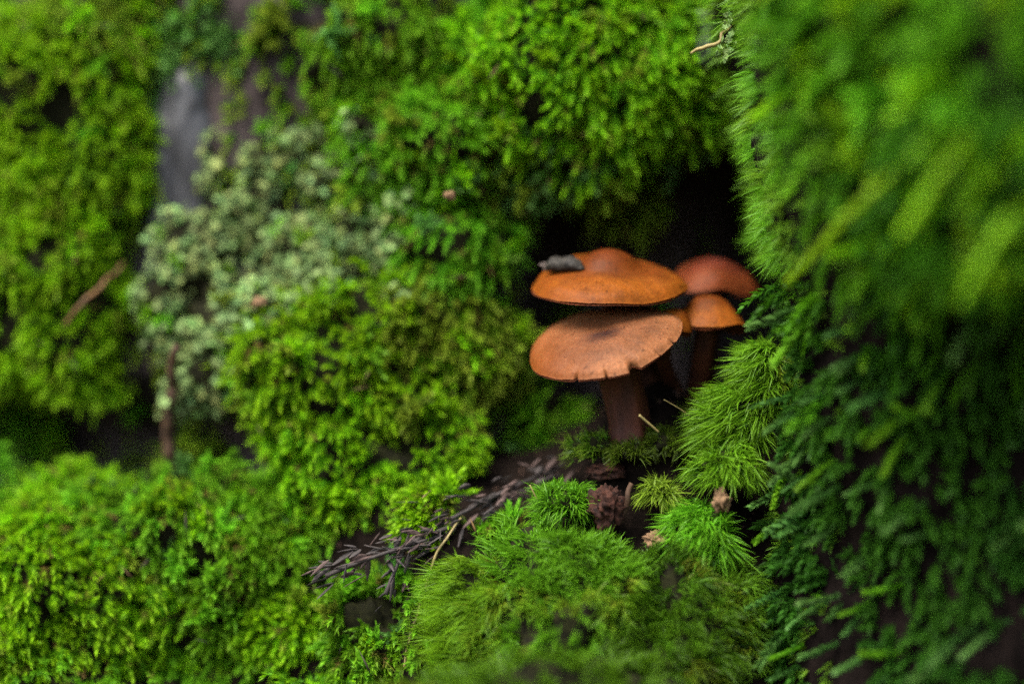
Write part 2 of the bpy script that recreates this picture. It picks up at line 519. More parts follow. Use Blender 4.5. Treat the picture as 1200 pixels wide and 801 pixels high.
SD = sphere_dirs(); SDF = grid_faces(40, 24, True)
n_ind = 0
for i, c in enumerate(ALL):
    px, py, dep, rx, ry, rd, kind, label = c
    rg = np.random.default_rng(1000 + i)
    root = thing('moss_cushion', label, 'moss', CEN[i] + np.array([0, RAD[i][1], 0]), 'moss cushions on the trunk')
    MB().add(CEN[i] + SD * RAD[i] * 0.84 * relief(i, SD)[..., None], SDF, (0.03, 0.03, 0.01)).build('mat', M_MAT, root, True)
    b, t = KIND[kind]
    n = int(math.pi * rx * ry * 2.2 / (38 if i < len(CUSH) else 90))
    p, nr = sample_cushion(i, n, rg)
    loose = kind == 'teal'
    patch = noise(p, 90, i + 50)
    flow = np.stack([noise(p, 48, 201), noise(p, 48, 202), noise(p, 48, 203)], -1) + 0.5 * np.stack([noise(p, 130, 204), noise(p, 130, 205), noise(p, 130, 206)], -1)
    dr = unit(nr * 0.75 + np.array([-0.08, -0.30, -0.18]) + 0.75 * flow + rg.normal(0, 0.26, p.shape))
    mixv = np.clip(0.5 + 1.6 * fbm(p, 34, 97), 0, 1)[:, None]
    alt = {'yel': GRN, 'grn': YEL, 'teal': GRN, 'olv': YEL}[kind]
    b_mix = b * (1 - 0.75 * mixv) + alt * 0.75 * mixv
    kc = b_mix * (1 + 0.35 * patch[:, None]) * rg.uniform(0.8, 1.25, (len(p), 1))
    brown = rg.uniform(size=len(p)) < 0.11
    kc[brown] = np.array([0.15, 0.10, 0.03])
    L = rg.uniform(12, 34, len(p)) * S
    inframe = i < len(CUSH)
    mb = MB()
    if loose:
        mb.add(*feather(p, dr, L, 22, 9 * S, 2.8 * S, rg.uniform(0.1, 0.5, len(p)), kc, rg, tip=t, hexl=True, spread=(70, 35)))
    else:
        mb.add(*feather(p, dr, L, 24 if inframe else 16, rg.uniform(7, 12, len(p)) * S, 1.45 * S, rg.uniform(0.05, 0.5, len(p)), kc, rg, tip=t, spread=(58, 17)))
    tag(mb.build('shoots', M_LEAF, root), kind='stuff')
    if not inframe:
        continue
    # the foremost tufts, each one an object
    m = int(np.clip(rx * ry / 62, 10, 190))
    p, nr = sample_cushion(i, m, rg)
    keys = {'yel': ['yel'] * 5 + ['grn', 'olv'], 'grn': ['grn'] * 5 + ['yel', 'teal', 'olv'], 'teal': ['teal'] * 4 + ['grn', 'olv'], 'olv': ['olv'] * 3 + ['yel', 'yel', 'grn']}[kind]
    for a_, b_ in zip(p, nr):
        if b_[1] > 0.2:
            continue
        o = link('tuft', TUFT[keys[rg.integers(len(keys))]][rg.integers(7)], None)
        o.parent = root
        o.location = Vector(a_ + b_ * 0.001 - np.array(root.location))
        o.rotation_mode = 'QUATERNION'
        o.rotation_quaternion = from_dir(unit(b_ + np.array([0, -0.35, -0.05]) + rg.normal(0, 0.45, 3)), rg.uniform(0, 6.28))
        k_ = rg.uniform(0.55, 1.2) if rg.uniform() < 0.85 else rg.uniform(1.2, 1.6)
        o.scale = (k_, k_, k_ * rg.uniform(0.8, 1.2))
        n_ind += 1

# thin moss straggling over the bark
rg = np.random.default_rng(77)
n = 7500
x = rg.uniform(-0.24, 0.17, n); z = rg.uniform(0.06, 0.36, n)
pp = np.stack([x, wall_y(x, z), z], -1)
k = S * (D + 0.06) / D
ppx, ppy = 600 + x / k, 400.5 - (z - ZC) / k
keep = (noise(pp, 45, 60) + 0.5 * noise(pp, 130, 61) > -0.22) & ~((ppx > 600) & (ppx < 900) & (ppy > 170) & (ppy < 470) & (rg.uniform(size=n) < 0.93)) & ~((ppx > 160) & (ppx < 260) & (ppy > 110) & (ppy < 330)) & ~((ppx > 560) & (ppx < 650) & (ppy < 50)) & ~((ppx > 20) & (ppx < 320) & (ppy > 440) & (ppy < 520) & (rg.uniform(size=n) < 0.8))
pp = pp[keep]
e = 0.002
nx = (wall_y(pp[:, 0] + e, pp[:, 2]) - wall_y(pp[:, 0] - e, pp[:, 2])) / (2 * e)
nz = (wall_y(pp[:, 0], pp[:, 2] + e) - wall_y(pp[:, 0], pp[:, 2] - e)) / (2 * e)
nr = unit(np.stack([nx, -np.ones_like(nx), nz], -1))
kc = np.where(rg.uniform(size=(len(pp), 1)) < 0.5, GRN, OLV) * rg.uniform(0.7, 1.2, (len(pp), 1))
mb = MB().add(*feather(pp, unit(nr + np.array([0, -0.2, -0.4]) + rg.normal(0, 0.4, pp.shape)), rg.uniform(10, 26, len(pp)) * S, 18, 8 * S, 1.9 * S, 0.3, kc, rg, tip=OLVT))
tag(mb.build('bark_moss', M_LEAF, trunk), kind='stuff')
q_ = rg.permutation(len(pp))[:260]
for q in q_:
    o = link('tuft', TUFT[['grn', 'olv', 'teal', 'yel'][rg.integers(4)]][rg.integers(7)], None)
    o.parent = trunk
    o.location = Vector(pp[q] - np.array(trunk.location))
    o.rotation_mode = 'QUATERNION'
    o.rotation_quaternion = from_dir(unit(nr[q] + rg.normal(0, 0.4, 3)), rg.uniform(0, 6.28))
    o.scale = [rg.uniform(0.5, 1.15)] * 3

# ------------------------------------------------------------------ pale lichen on the trunk
def lobe_mesh(seed):
    rg = np.random.default_rng(seed)
    n = 12
    th = np.linspace(0, 2 * math.pi, n, endpoint=False)
    r = 1 + 0.45 * np.sin(th * rg.integers(3, 6) + rg.uniform(0, 6)) + rg.normal(0, 0.2, n)
    V = [np.zeros(3)]
    for f, hgt in ((0.55, 0.12), (1.0, 0.42)):
        V += list(np.stack([r * f * np.cos(th), r * f * np.sin(th), hgt + 0.15 * np.sin(th * 2 + seed) * f], -1))
    V.append(np.array([0, 0, -0.5]))
    V = np.array(V) * 5.2 * S
    F = []
    for a in range(n):
        b = (a + 1) % n
        F += [(0, 1 + a, 1 + b), (1 + a, 1 + n + a, 1 + n + b), (1 + a, 1 + n + b, 1 + b), (1 + n + b, 1 + n + a, 1 + 2 * n)]
    c = np.tile(PALE * rg.uniform(0.75, 1.2) * np.array([rg.uniform(0.85, 1.2), 1, rg.uniform(0.8, 1.2)]), (len(V), 1))
    c[-1] *= 0.6
    return np.array(V), np.array(F), c


LOBES = [lobe_mesh(500 + i) for i in range(9)]
LOBE_M = [MB().add(*l).mesh('lobe', M_LICHEN) for l in LOBES]
lich = thing('lichen', 'pale grey-green lobed lichen spreading over the grey bark', 'lichen', at(270, 340, 0.065))
LB = [(228, 300, 52, 66, 0.055), (300, 245, 62, 52, 0.058), (270, 385, 84, 66, 0.050), (350, 300, 66, 60, 0.054), (395, 215, 66, 46, 0.056), (235, 440, 44, 46, 0.048), (325, 370, 58, 50, 0.047), (425, 275, 48, 44, 0.054), (290, 450, 44, 34, 0.050), (185, 350, 36, 44, 0.058), (440, 190, 34, 34, 0.05), (255, 190, 34, 40, 0.062), (375, 345, 40, 36, 0.046), (460, 300, 30, 32, 0.05), (355, 165, 44, 32, 0.058), (480, 235, 26, 26, 0.048), (205, 470, 24, 26, 0.05), (420, 150, 26, 24, 0.046), (300, 190, 40, 30, 0.058), (470, 345, 22, 22, 0.044)]
rg = np.random.default_rng(5)
LP, LN = [], []
MBm = MB()
for (px, py, rx, ry, Y) in LB:
    c0 = at(px, py, Y - 0.005); R = np.array([rx * S, 44 * S, ry * S])
    sd = len(LP) + 3
    MBm.add(c0 + np.array([0, 0.008, 0]) + SD * R * 0.72 * lump(SD, sd)[..., None], SDF, (0.05, 0.05, 0.04))
    d = unit(rg.normal(size=(int(rx * ry / 3.9), 3))); d = d[d[:, 1] < 0.2]
    LP.append(c0 + np.array([0, 0.008, 0]) + d * R * (0.78 + 0.40 * rg.uniform(size=(len(d), 1))) * lump(d, sd)[:, None]); LN.append(unit(d / R))
LP, LN = np.concatenate(LP), np.concatenate(LN)
MBm.build('crust', M_MAT, lich, True)
ok = noise(LP, 120, 71) > -0.30
LP, LN = LP[ok], LN[ok]
order = np.argsort(LP[:, 1] + rg.normal(0, 0.004, len(LP)))
for q in order[:280]:
    o = link('lobe', LOBE_M[rg.integers(9)]); o.parent = lich
    o.location = Vector(LP[q] - np.array(lich.location)); o.rotation_mode = 'QUATERNION'
    o.rotation_quaternion = from_dir(unit(LN[q] + np.array([0, -0.3, 0.35]) + rg.normal(0, 0.45, 3)), rg.uniform(0, 6.28))
    o.scale = [rg.uniform(0.6, 1.35)] * 3
mb = MB()
for q in order[280:]:
    V, F, c = LOBES[rg.integers(9)]
    R = np.array(from_dir(unit(LN[q] + np.array([0, -0.3, 0.35]) + rg.normal(0, 0.5, 3)), rg.uniform(0, 6.28)).to_matrix())
    mb.add(V * rg.uniform(0.4, 1.2) @ R.T + LP[q], F, c * rg.uniform(0.55, 1.35) * np.array([rg.uniform(0.8, 1.3), 1, 1]))
tag(mb.build('lobes', M_LICHEN, lich), kind='stuff')

for q in rg.permutation(len(LP))[:70]:
    o = link('tuft', TUFT[['grn', 'yel', 'olv', 'teal'][rg.integers(4)]][rg.integers(7)], None)
    o.parent = trunk
    o.location = Vector(LP[q] - np.array(trunk.location))
    o.rotation_mode = 'QUATERNION'
    o.rotation_quaternion = from_dir(unit(LN[q] + rg.normal(0, 0.4, 3)), rg.uniform(0, 6.28))
    o.scale = [rg.uniform(0.4, 0.85)] * 3

# ------------------------------------------------------------------ the buttress root on the right
EDGE_PY = np.array([-400, -100, 0, 100, 200, 300, 350, 400, 500, 600, 700, 800, 1000, 1300])
EDGE_PX = np.array([846, 846, 854, 870, 880, 916, 938, 942, 930, 912, 896, 890, 880, 860])
RY_PX = np.array([0.10, 0.11, 0.112, 0.128, 0.132, 0.118, 0.090, 0.066, 0.054, 0.050, 0.050, 0.052, 0.06, 0.08])
XC = 0.155


def root_pt(th, z):
    py = 400.5 - (z - ZC) / S
    xe = (np.interp(py, EDGE_PY, EDGE_PX) - 600) * S
    ry = np.interp(py, EDGE_PY, RY_PX)
    x = XC - (XC - xe) * np.cos(th)
    y = 0.006 - ry * np.sin(th)
    p = np.stack([x, y, z], -1)
    n_ = unit(np.stack([-np.cos(th) / (XC - xe), -np.sin(th) / ry, 0 * th], -1))
    dd = 0.010 * fbm(p, 26, 21) + 0.005 * fbm(p, 75, 23)
    return p + n_ * dd[..., None]


def root_nrm(th, z):
    e = 0.004
    a = root_pt(th + 0.03, z) - root_pt(th - 0.03, z)
    b = root_pt(th, z + e) - root_pt(th, z - e)
    return unit(np.cross(a, b))


th = np.linspace(-1.1, math.pi + 0.6, 150); zz = np.linspace(-0.03, 0.5, 220)
T, Z = np.meshgrid(th, zz, indexing='ij')
broot = thing('buttress_root', 'moss-draped buttress root rising on the right, out of focus', 'tree root', (XC, 0.0, 0))
MB().add(root_pt(T, Z), grid_faces(150, 220), (0.03, 0.02, 0.02)).build('bark', M_ROOTBARK, broot, True)
sgn = np.sign((root_nrm(np.array([1.2]), np.array([0.2]))[0] * np.array([0, -1, 0])).sum())

rg = np.random.default_rng(31)
n = 8000
th = rg.uniform(-0.35, 2.4, n); z = rg.uniform(0.03, 0.40, n)
p = root_pt(th, z); nr = root_nrm(th, z) * sgn
py = 400.5 - (p[:, 2] - ZC) / (S * (D + p[:, 1]) / D)
dens = np.where(py < 340, 1.0, 0.72) * np.where(fbm(p, 45, 33) > -0.15, 1, 0.2) * np.where((py > 340) & (th < 0.3), 0.25, 1) * 1.0
keep = rg.uniform(size=n) < dens
p, nr, py, th = p[keep], nr[keep], py[keep], th[keep]
kc = np.where((noise(p, 30, 35) > 0.15)[:, None], YEL, GRN) * rg.uniform(0.75, 1.3, (len(p), 1))
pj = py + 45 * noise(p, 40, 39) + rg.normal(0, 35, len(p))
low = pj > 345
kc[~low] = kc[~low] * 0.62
kc[low] = kc[low] * 0.24 + TEAL * 0.30  # shade under the root's shoulder is put into the leaf colour
edge = (th < 0.42) & (py < 330)
dr = unit(nr * 0.8 + np.array([-0.22, 0, -0.30]) + 0.8 * np.stack([noise(p, 45, 211), noise(p, 45, 212), noise(p, 45, 213)], -1) + rg.normal(0, 0.35, p.shape))
f = ~edge
mb = MB().add(*feather(p[f], dr[f], rg.uniform(26, 56, f.sum()) * S * np.where(low[f], 0.55, 1), 26, rg.uniform(9, 13, f.sum()) * S, 2.3 * S, rg.uniform(0.2, 0.7, f.sum()), kc[f], rg, tip=None))
tag(mb.build('moss_carpet', M_LEAF, broot), kind='stuff')
# fine hair moss along the root's near edge
n = 3400
th = rg.uniform(-0.7, 0.6, n); z = rg.uniform(0.03, 0.40, n)
p = root_pt(th, z); nr = root_nrm(th, z) * sgn
py = 400.5 - (p[:, 2] - ZC) / (S * (D + p[:, 1]) / D)
keep = rg.uniform(size=n) < np.where(py < 310, 1.0, 0.30) * np.where(noise(p, 60, 37) > -0.3, 1, 0.4)
p, nr, py = p[keep], nr[keep], py[keep]
hc = np.where((noise(p, 70, 38) > 0.1)[:, None], GRN, OLV) * rg.uniform(0.75, 1.25, (len(p), 1))
L = np.where(py < 310, rg.uniform(16, 30, len(p)), rg.uniform(9, 17, len(p))) * S
mb = MB().add(*hairs(p, nr + np.array([-0.35, -0.1, 0.05]), 11, L, 0.75 * S, 0.33, np.array([-0.15, 0, -0.35]), hc, rg, 4, tip=GRNT))
tag(mb.build('edge_moss', M_HAIR, broot), kind='stuff')

# hanging strands, one object each
STRAND = {}
for nm, (b, t, sd) in {'g': (GRN, GRNT, 1), 'y': (YEL * 0.9, YELT, 2), 't': (TEAL * 0.7, TEALT * 0.95, 3)}.items():  # t: teal darkened to stand in for shade on the lower root
    STRAND[nm] = []
    for i in range(5):
        rg2 = np.random.default_rng(900 + 10 * sd + i)
        mb = MB().add(*feather(np.zeros((1, 3)), np.array([[0.1, 0, 1.0]]), 88 * S, 46, 12.5 * S, 4.6 * S, 0.12, b, rg2, tip=t, hexl=True, two_rows=(i % 2 == 0), spread=(55, 35), gravity=(rg2.normal(), rg2.normal(), 0)))
        STRAND[nm].append(mb.mesh('strand', M_LEAF))
n = 330
th = np.concatenate([rg.uniform(0.2, 1.0, 190), rg.uniform(1.0, 1.9, 140)]); z = rg.uniform(0.06, 0.335, n)
p = root_pt(th, z); nr = root_nrm(th, z) * sgn
for q in range(n):
    py = 400.5 - (p[q, 2] - ZC) / (S * (D + p[q, 1]) / D)
    if py > 340 and rg.uniform() < (0.10 if py < 600 else 0.4):
        continue
    if py < 340 and th[q] < 0.42:
        continue
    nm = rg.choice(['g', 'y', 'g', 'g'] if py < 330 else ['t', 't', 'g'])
    o = link('strand', STRAND[nm][rg.integers(5)]); o.parent = broot
    o.location = Vector(p[q] + nr[q] * 0.001 - np.array(broot.location)); o.rotation_mode = 'QUATERNION'
    o.rotation_quaternion = from_dir(unit(nr[q] * 0.5 + np.array([-0.75, -0.1, -0.65]) + rg.normal(0, 0.34, 3)), rg.uniform(0, 6.28))
    o.scale = [rg.uniform(0.4, 0.85)] * 3
# one long pale strand across the shoulder, and round-leaved stems beside it
for (pa, pb, k_, nm) in [((1058, 192, -0.104), (925, 312, -0.050), 1.0, 'y'), ((1140, 150, -0.118), (1060, 260, -0.108), 0.8, 'y'), ((1190, 240, -0.12), (1130, 340, -0.112), 0.7, 'y')]:
    A, B = at(*pa), at(*pb)
    rg2 = np.random.default_rng(int(pa[0]))
    ln = np.linalg.norm(B - A)
    mb = MB().add(*feather(A[None], (B - A)[None], ln, 60, 10 * S, 4.2 * S, 0.06, YELT * 0.9, rg2, tip=YELT * 1.15, hexl=True, spread=(38, 24)))
    tag(mb.build('strand', M_LEAF, broot), 'long pale yellow-green strand slanting over the root')
# bright tufts on the root's shoulder
n = 300
th = rg.uniform(0.45, 2.1, n); z = rg.uniform(0.06, 0.33, n)
p = root_pt(th, z); nr = root_nrm(th, z) * sgn
for q in range(n):
    py = 400.5 - (p[q, 2] - ZC) / (S * (D + p[q, 1]) / D)
    if py > 340:
        continue
    o = link('tuft', TUFT[rg.choice(['yel', 'yel', 'grn'] if py < 340 else ['teal', 'grn', 'teal'])][rg.integers(7)]); o.parent = broot
    o.location = Vector(p[q] + nr[q] * 0.003 - np.array(broot.location)); o.rotation_mode = 'QUATERNION'
    o.rotation_quaternion = from_dir(unit(nr[q] + np.array([-0.2, 0, 0.15]) + rg.normal(0, 0.4, 3)), rg.uniform(0, 6.28))
    o.scale = [rg.uniform(0.9, 1.9)] * 3

# ------------------------------------------------------------------ hair moss in the foreground and beside the mushrooms
def hair_mound(label, px, py, Y, rx, ry, rd, n, L, w, base, tip, seed, flow=(0, 0, 0), curve=(0, 0, -0.35), ymax=0.6, spread=0.22, K=12, singles=0, zmin=-0.6):
    rg = np.random.default_rng(seed)
    c0 = at(px, py, Y); R = np.array([rx * S, rd * S, ry * S]) * 0.93
    root = thing('hair_moss', label, 'moss', c0 - np.array([0, 0, R[2]]), 'hair moss mounds')
    MB().add(c0 + SD * R * 0.93 * (0.92 * lump(SD, seed)[..., None]), SDF, (0.03, 0.03, 0.01)).build('mat', M_MAT, root, True)
    d = unit(rg.normal(size=(n * 3, 3))); d = d[(d[:, 1] < ymax) & (d[:, 2] > zmin)][:n]
    p = c0 + d * R * 0.95 * lump(d, seed)[:, None]; nr = unit(d / R)
    if rx > 50:
        ok = fbm(p, 75, seed + 3) + 0.5 * noise(p, 220, seed + 4) > -0.28; p, nr = p[ok], nr[ok]
    pat = noise(p, 95, seed + 5)[:, None]
    kc = base * (1 + 0.3 * pat) * rg.uniform(0.75, 1.2, (len(p), 1))
    kc = np.where((noise(p, 70, seed + 6) > (0.30 if rx > 50 else 0.7))[:, None], OLV * np.array([1.2, 0.85, 0.9]), kc)
    cv = np.array(curve) + np.stack([nr[:, 0] * 0.25, 0 * pat[:, 0], 0 * pat[:, 0]], -1) + rg.normal(0, 0.25, p.shape)
    mb = MB().add(*hairs(p, nr + np.array(flow) + 0.85 * np.stack([noise(p, 150, seed + 7), noise(p, 150, seed + 8), noise(p, 150, seed + 9)], -1) + rg.normal(0, 0.28, p.shape), K, L * S * rg.uniform(0.5, 1.2, len(p)), w * S, spread, cv, kc, rg, 4 if rx < 60 else 3, tip=tip))
    tag(mb.build('hair_leaves', M_HAIR, root), kind='stuff')
    return root


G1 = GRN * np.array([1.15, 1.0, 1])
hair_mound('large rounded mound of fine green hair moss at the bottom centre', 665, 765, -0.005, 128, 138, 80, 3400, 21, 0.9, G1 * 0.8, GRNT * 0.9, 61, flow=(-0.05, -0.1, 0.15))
hair_mound('hair moss swelling on the right side of the bottom mound', 770, 785, -0.008, 85, 135, 70, 1900, 21, 0.75, GRN * 0.55, GRNT * 0.5, 70, flow=(0.0, -0.1, 0.1))  # shade on the mound's right side painted as darker leaf colour
hair_mound('hair moss bulge at the bottom edge below the large mound', 640, 880, -0.030, 190, 120, 100, 1800, 24, 0.8, G1 * 0.6, GRNT * 0.62, 71, flow=(0.0, -0.1, 0.1))  # leaf colour lowered to imitate shade at the mound's bottom
hair_mound('yellowish hair moss fringe at the left foot of the bottom mound', 556, 745, -0.002, 56, 88, 50, 1100, 25, 0.75, OLV * 0.85, YELT * 0.65, 62, flow=(-0.6, -0.1, 0.2), curve=(-0.3, 0, -0.3))
DR = dict(K=11, spread=0.32)
hair_mound('small green hair moss tuft below the mushroom stems', 664, 590, 0.004, 32, 20, 30, 170, 21, 0.95, GRN * 0.85, GRNT * 0.9, 63, flow=(0, -0.2, 0.5), curve=(0, -0.1, -0.55), **DR)
hair_mound('green hair moss draping beside the stems, upper tuft', 892, 450, 0.004, 26, 52, 30, 330, 20, 0.95, GRN * 0.9, GRNT * 0.95, 64, flow=(-0.75, -0.2, -0.1), curve=(-0.2, -0.05, -0.4), **DR)
hair_mound('green hair moss beside the stems, middle tuft', 860, 495, 0.004, 36, 40, 32, 360, 22, 0.95, GRN * 0.9, GRNT, 65, flow=(-0.85, -0.2, -0.1), curve=(-0.2, -0.05, -0.4), **DR)
hair_mound('star-like bright hair moss tuft above the tan chip', 852, 548, -0.002, 30, 22, 26, 170, 24, 1.0, GRN, GRNT * 1.05, 66, flow=(-0.5, -0.4, -0.1), curve=(-0.1, 0, -0.4), **DR)
hair_mound('bright hair moss tuft left of the tan chip', 822, 628, -0.004, 36, 38, 28, 300, 22, 0.95, GRN, GRNT, 67, flow=(-0.5, -0.3, -0.1), curve=(-0.1, 0, -0.45), **DR)
hair_mound('dim hair moss at the left foot of the front mushroom stem', 694, 524, 0.012, 26, 16, 24, 80, 13, 0.8, GRN * 0.5, OLVT * 0.7, 72, flow=(-0.2, -0.3, 0.3), **DR)  # dimness is painted: leaf colour halved for the shade under the caps
hair_mound('dim thin moss at the right foot of the front mushroom stem', 778, 520, 0.010, 28, 16, 24, 90, 13, 0.8, OLV * 0.45, OLVT * 0.4, 73, flow=(-0.2, -0.3, 0.3), **DR)  # shade at the stem foot painted into the leaf colour
hair_mound('dim moss fringe hiding the foot of the front mushroom stem', 738, 530, 0.004, 22, 10, 16, 60, 13, 0.8, OLV * 0.35, OLVT * 0.35, 75, flow=(0, -0.3, 0.5), **DR)  # leaf colour darkened to pass for shade around the foot
hair_mound('pale olive star moss among the litter below the stems', 772, 578, 0.0, 16, 12, 16, 60, 20, 0.9, OLV, OLVT, 74, flow=(0, -0.4, 0.2), curve=(0, -0.1, -0.5), **DR)
hair_mound('dull hair moss between the bottom mound and the root', 850, 730, -0.002, 46, 80, 50, 700, 20, 0.8, OLV * 0.6, GRNT * 0.6, 68, flow=(-0.2, -0.2, 0.0))
hair_mound('thin shaded hair moss behind the tuft at the stem feet', 808, 505, 0.026, 34, 24, 40, 260, 22, 0.7, OLV * 0.8, OLVT, 69, flow=(-0.4, -0.2, 0.4))

# ------------------------------------------------------------------ mushrooms
def cap_mat(name, c_mid, c_edge, c_spot, spot_r=0.25, edge0=0.5):
    """colour runs from the centre (object origin) to the rim, with mottling and a darker eye"""
    m, n, p, out = new_mat(name)
    at_ = n.nodes.new('ShaderNodeAttribute'); at_.attribute_name = 'Col'      # R = distance from the cap centre, G = side
    sp = n.nodes.new('ShaderNodeSeparateColor'); n.links.new(at_.outputs['Color'], sp.inputs[0])
    tc = n.nodes.new('ShaderNodeTexCoord')
    nz = n.nodes.new('ShaderNodeTexNoise'); nz.inputs['Scale'].default_value = 130; nz.inputs['Detail'].default_value = 5
    n.links.new(tc.outputs['Object'], nz.inputs['Vector'])
    nf = n.nodes.new('ShaderNodeTexNoise'); nf.inputs['Scale'].default_value = 1400; nf.inputs['Detail'].default_value = 4
    n.links.new(tc.outputs['Object'], nf.inputs['Vector'])
    ad = n.nodes.new('ShaderNodeMath'); ad.operation = 'MULTIPLY_ADD'; ad.inputs[1].default_value = 0.6
    n.links.new(nz.outputs['Fac'], ad.inputs[0]); n.links.new(sp.outputs[0], ad.inputs[2])
    sb = n.nodes.new('ShaderNodeMath'); sb.operation = 'SUBTRACT'; sb.inputs[1].default_value = 0.30
    n.links.new(ad.outputs[0], sb.inputs[0])
    rp = n.nodes.new('ShaderNodeValToRGB')
    e = rp.color_ramp.elements
    e[0].position = 0.0; e[0].color = (*c_spot, 1)
    e[1].position = 1.0; e[1].color = (*[x * 1.35 for x in c_edge], 1)
    a = e.new(spot_r); a.color = (*c_mid, 1)
    a = e.new(edge0 + 0.2); a.color = (*[0.6 * x + 0.4 * y for x, y in zip(c_mid, c_edge)], 1)
    n.links.new(sb.outputs[0], rp.inputs[0])
    mx = n.nodes.new('ShaderNodeMix'); mx.data_type = 'RGBA'; mx.blend_type = 'MULTIPLY'; mx.inputs['Factor'].default_value = 1
    rf = n.nodes.new('ShaderNodeMapRange'); rf.inputs['From Min'].default_value = 0.3; rf.inputs['From Max'].default_value = 0.7
    rf.inputs['To Min'].default_value = 0.72; rf.inputs['To Max'].default_value = 1.15
    n.links.new(nf.outputs['Fac'], rf.inputs['Value'])
    fa = n.nodes.new('ShaderNodeAttribute'); fa.attribute_name = 'Fib'
    nr_ = n.nodes.new('ShaderNodeTexNoise'); nr_.inputs['Scale'].default_value = 1.0; nr_.inputs['Detail'].default_value = 5
    n.links.new(fa.outputs['Vector'], nr_.inputs['Vector'])
    rr_ = n.nodes.new('ShaderNodeMapRange'); rr_.inputs['From Min'].default_value = 0.3; rr_.inputs['From Max'].default_value = 0.7
    rr_.inputs['To Min'].default_value = 0.88; rr_.inputs['To Max'].default_value = 1.08
    n.links.new(nr_.outputs['Fac'], rr_.inputs['Value'])
    sn = n.nodes.new('ShaderNodeTexNoise'); sn.inputs['Scale'].default_value = 620; sn.inputs['Detail'].default_value = 2
    n.links.new(tc.outputs['Object'], sn.inputs['Vector'])
    sr = n.nodes.new('ShaderNodeMapRange'); sr.inputs['From Min'].default_value = 0.66; sr.inputs['From Max'].default_value = 0.72
    sr.inputs['To Min'].default_value = 1.0; sr.inputs['To Max'].default_value = 0.45
    n.links.new(sn.outputs['Fac'], sr.inputs['Value'])
    mo_n = n.nodes.new('ShaderNodeTexNoise'); mo_n.inputs['Scale'].default_value = 190; mo_n.inputs['Detail'].default_value = 3
    n.links.new(tc.outputs['Object'], mo_n.inputs['Vector'])
    mo_r = n.nodes.new('ShaderNodeMapRange'); mo_r.inputs['From Min'].default_value = 0.35; mo_r.inputs['From Max'].default_value = 0.65
    mo_r.inputs['To Min'].default_value = 0.78; mo_r.inputs['To Max'].default_value = 1.12
    n.links.new(mo_n.outputs['Fac'], mo_r.inputs['Value'])
    m0 = n.nodes.new('ShaderNodeMath'); m0.operation = 'MULTIPLY'; n.links.new(rf.outputs[0], m0.inputs[0]); n.links.new(mo_r.outputs[0], m0.inputs[1])
    m1 = n.nodes.new('ShaderNodeMath'); m1.operation = 'MULTIPLY'; n.links.new(m0.outputs[0], m1.inputs[0]); n.links.new(rr_.outputs[0], m1.inputs[1])
    m2 = n.nodes.new('ShaderNodeMath'); m2.operation = 'MULTIPLY'; n.links.new(m1.outputs[0], m2.inputs[0]); n.links.new(sr.outputs[0], m2.inputs[1])
    n.links.new(rp.outputs[0], mx.inputs['A']); n.links.new(m2.outputs[0], mx.inputs['B'])
    mo = n.nodes.new('ShaderNodeMix'); mo.data_type = 'RGBA'
    mo.inputs['B'].default_value = (0.098, 0.023, 0.0015, 1)
    n.links.new(sp.outputs[1], mo.inputs['Factor']); n.links.new(mx.outputs['Result'], mo.inputs['A'])
    n.links.new(mo.outputs['Result'], p.inputs['Base Color'])
    bp = n.nodes.new('ShaderNodeBump'); bp.inputs['Strength'].default_value = 0.25; bp.inputs['Distance'].default_value = 0.0004
    n.links.new(nf.outputs['Fac'], bp.inputs['Height']); n.links.new(bp.outputs[0], p.inputs['Normal'])
    p.inputs['Roughness'].default_value = 0.55
    p.inputs['Specular IOR Level'].default_value = 0.08
    p.inputs['Subsurface Weight'].default_value = 0.15
    p.inputs['Subsurface Radius'].default_value = (0.003, 0.001, 0.0005)
    p.inputs['Subsurface Scale'].default_value = 0.6
    return m


M_CAP_UP = cap_mat('orange_cap', (0.0777, 0.0172, 0.0020), (0.1073, 0.0297, 0.0026), (0.0666, 0.0139, 0.0026))
M_CAP_LOW = cap_mat('tan_orange_cap', (0.1080, 0.0400, 0.0160), (0.1280, 0.0510, 0.0200), (0.0167, 0.0065, 0.0058), 0.30)
M_CAP_RED = cap_mat('reddish_cap', (0.0760, 0.0150, 0.0072), (0.0800, 0.0188, 0.0048), (0.0840, 0.0225, 0.0176))
M_GILL = solid_mat('gills', (0.07, 0.015, 0.004), (0.12, 0.03, 0.008), 400, 0.7, 0.2, 0.2)
M_STEM = solid_mat('stem', (0.023, 0.006, 0.0025), (0.072, 0.019, 0.0065), 240, 0.7, 0.25, 0.5, (1, 1, 0.12), 6, (0.3, 0.7), 0.0008)


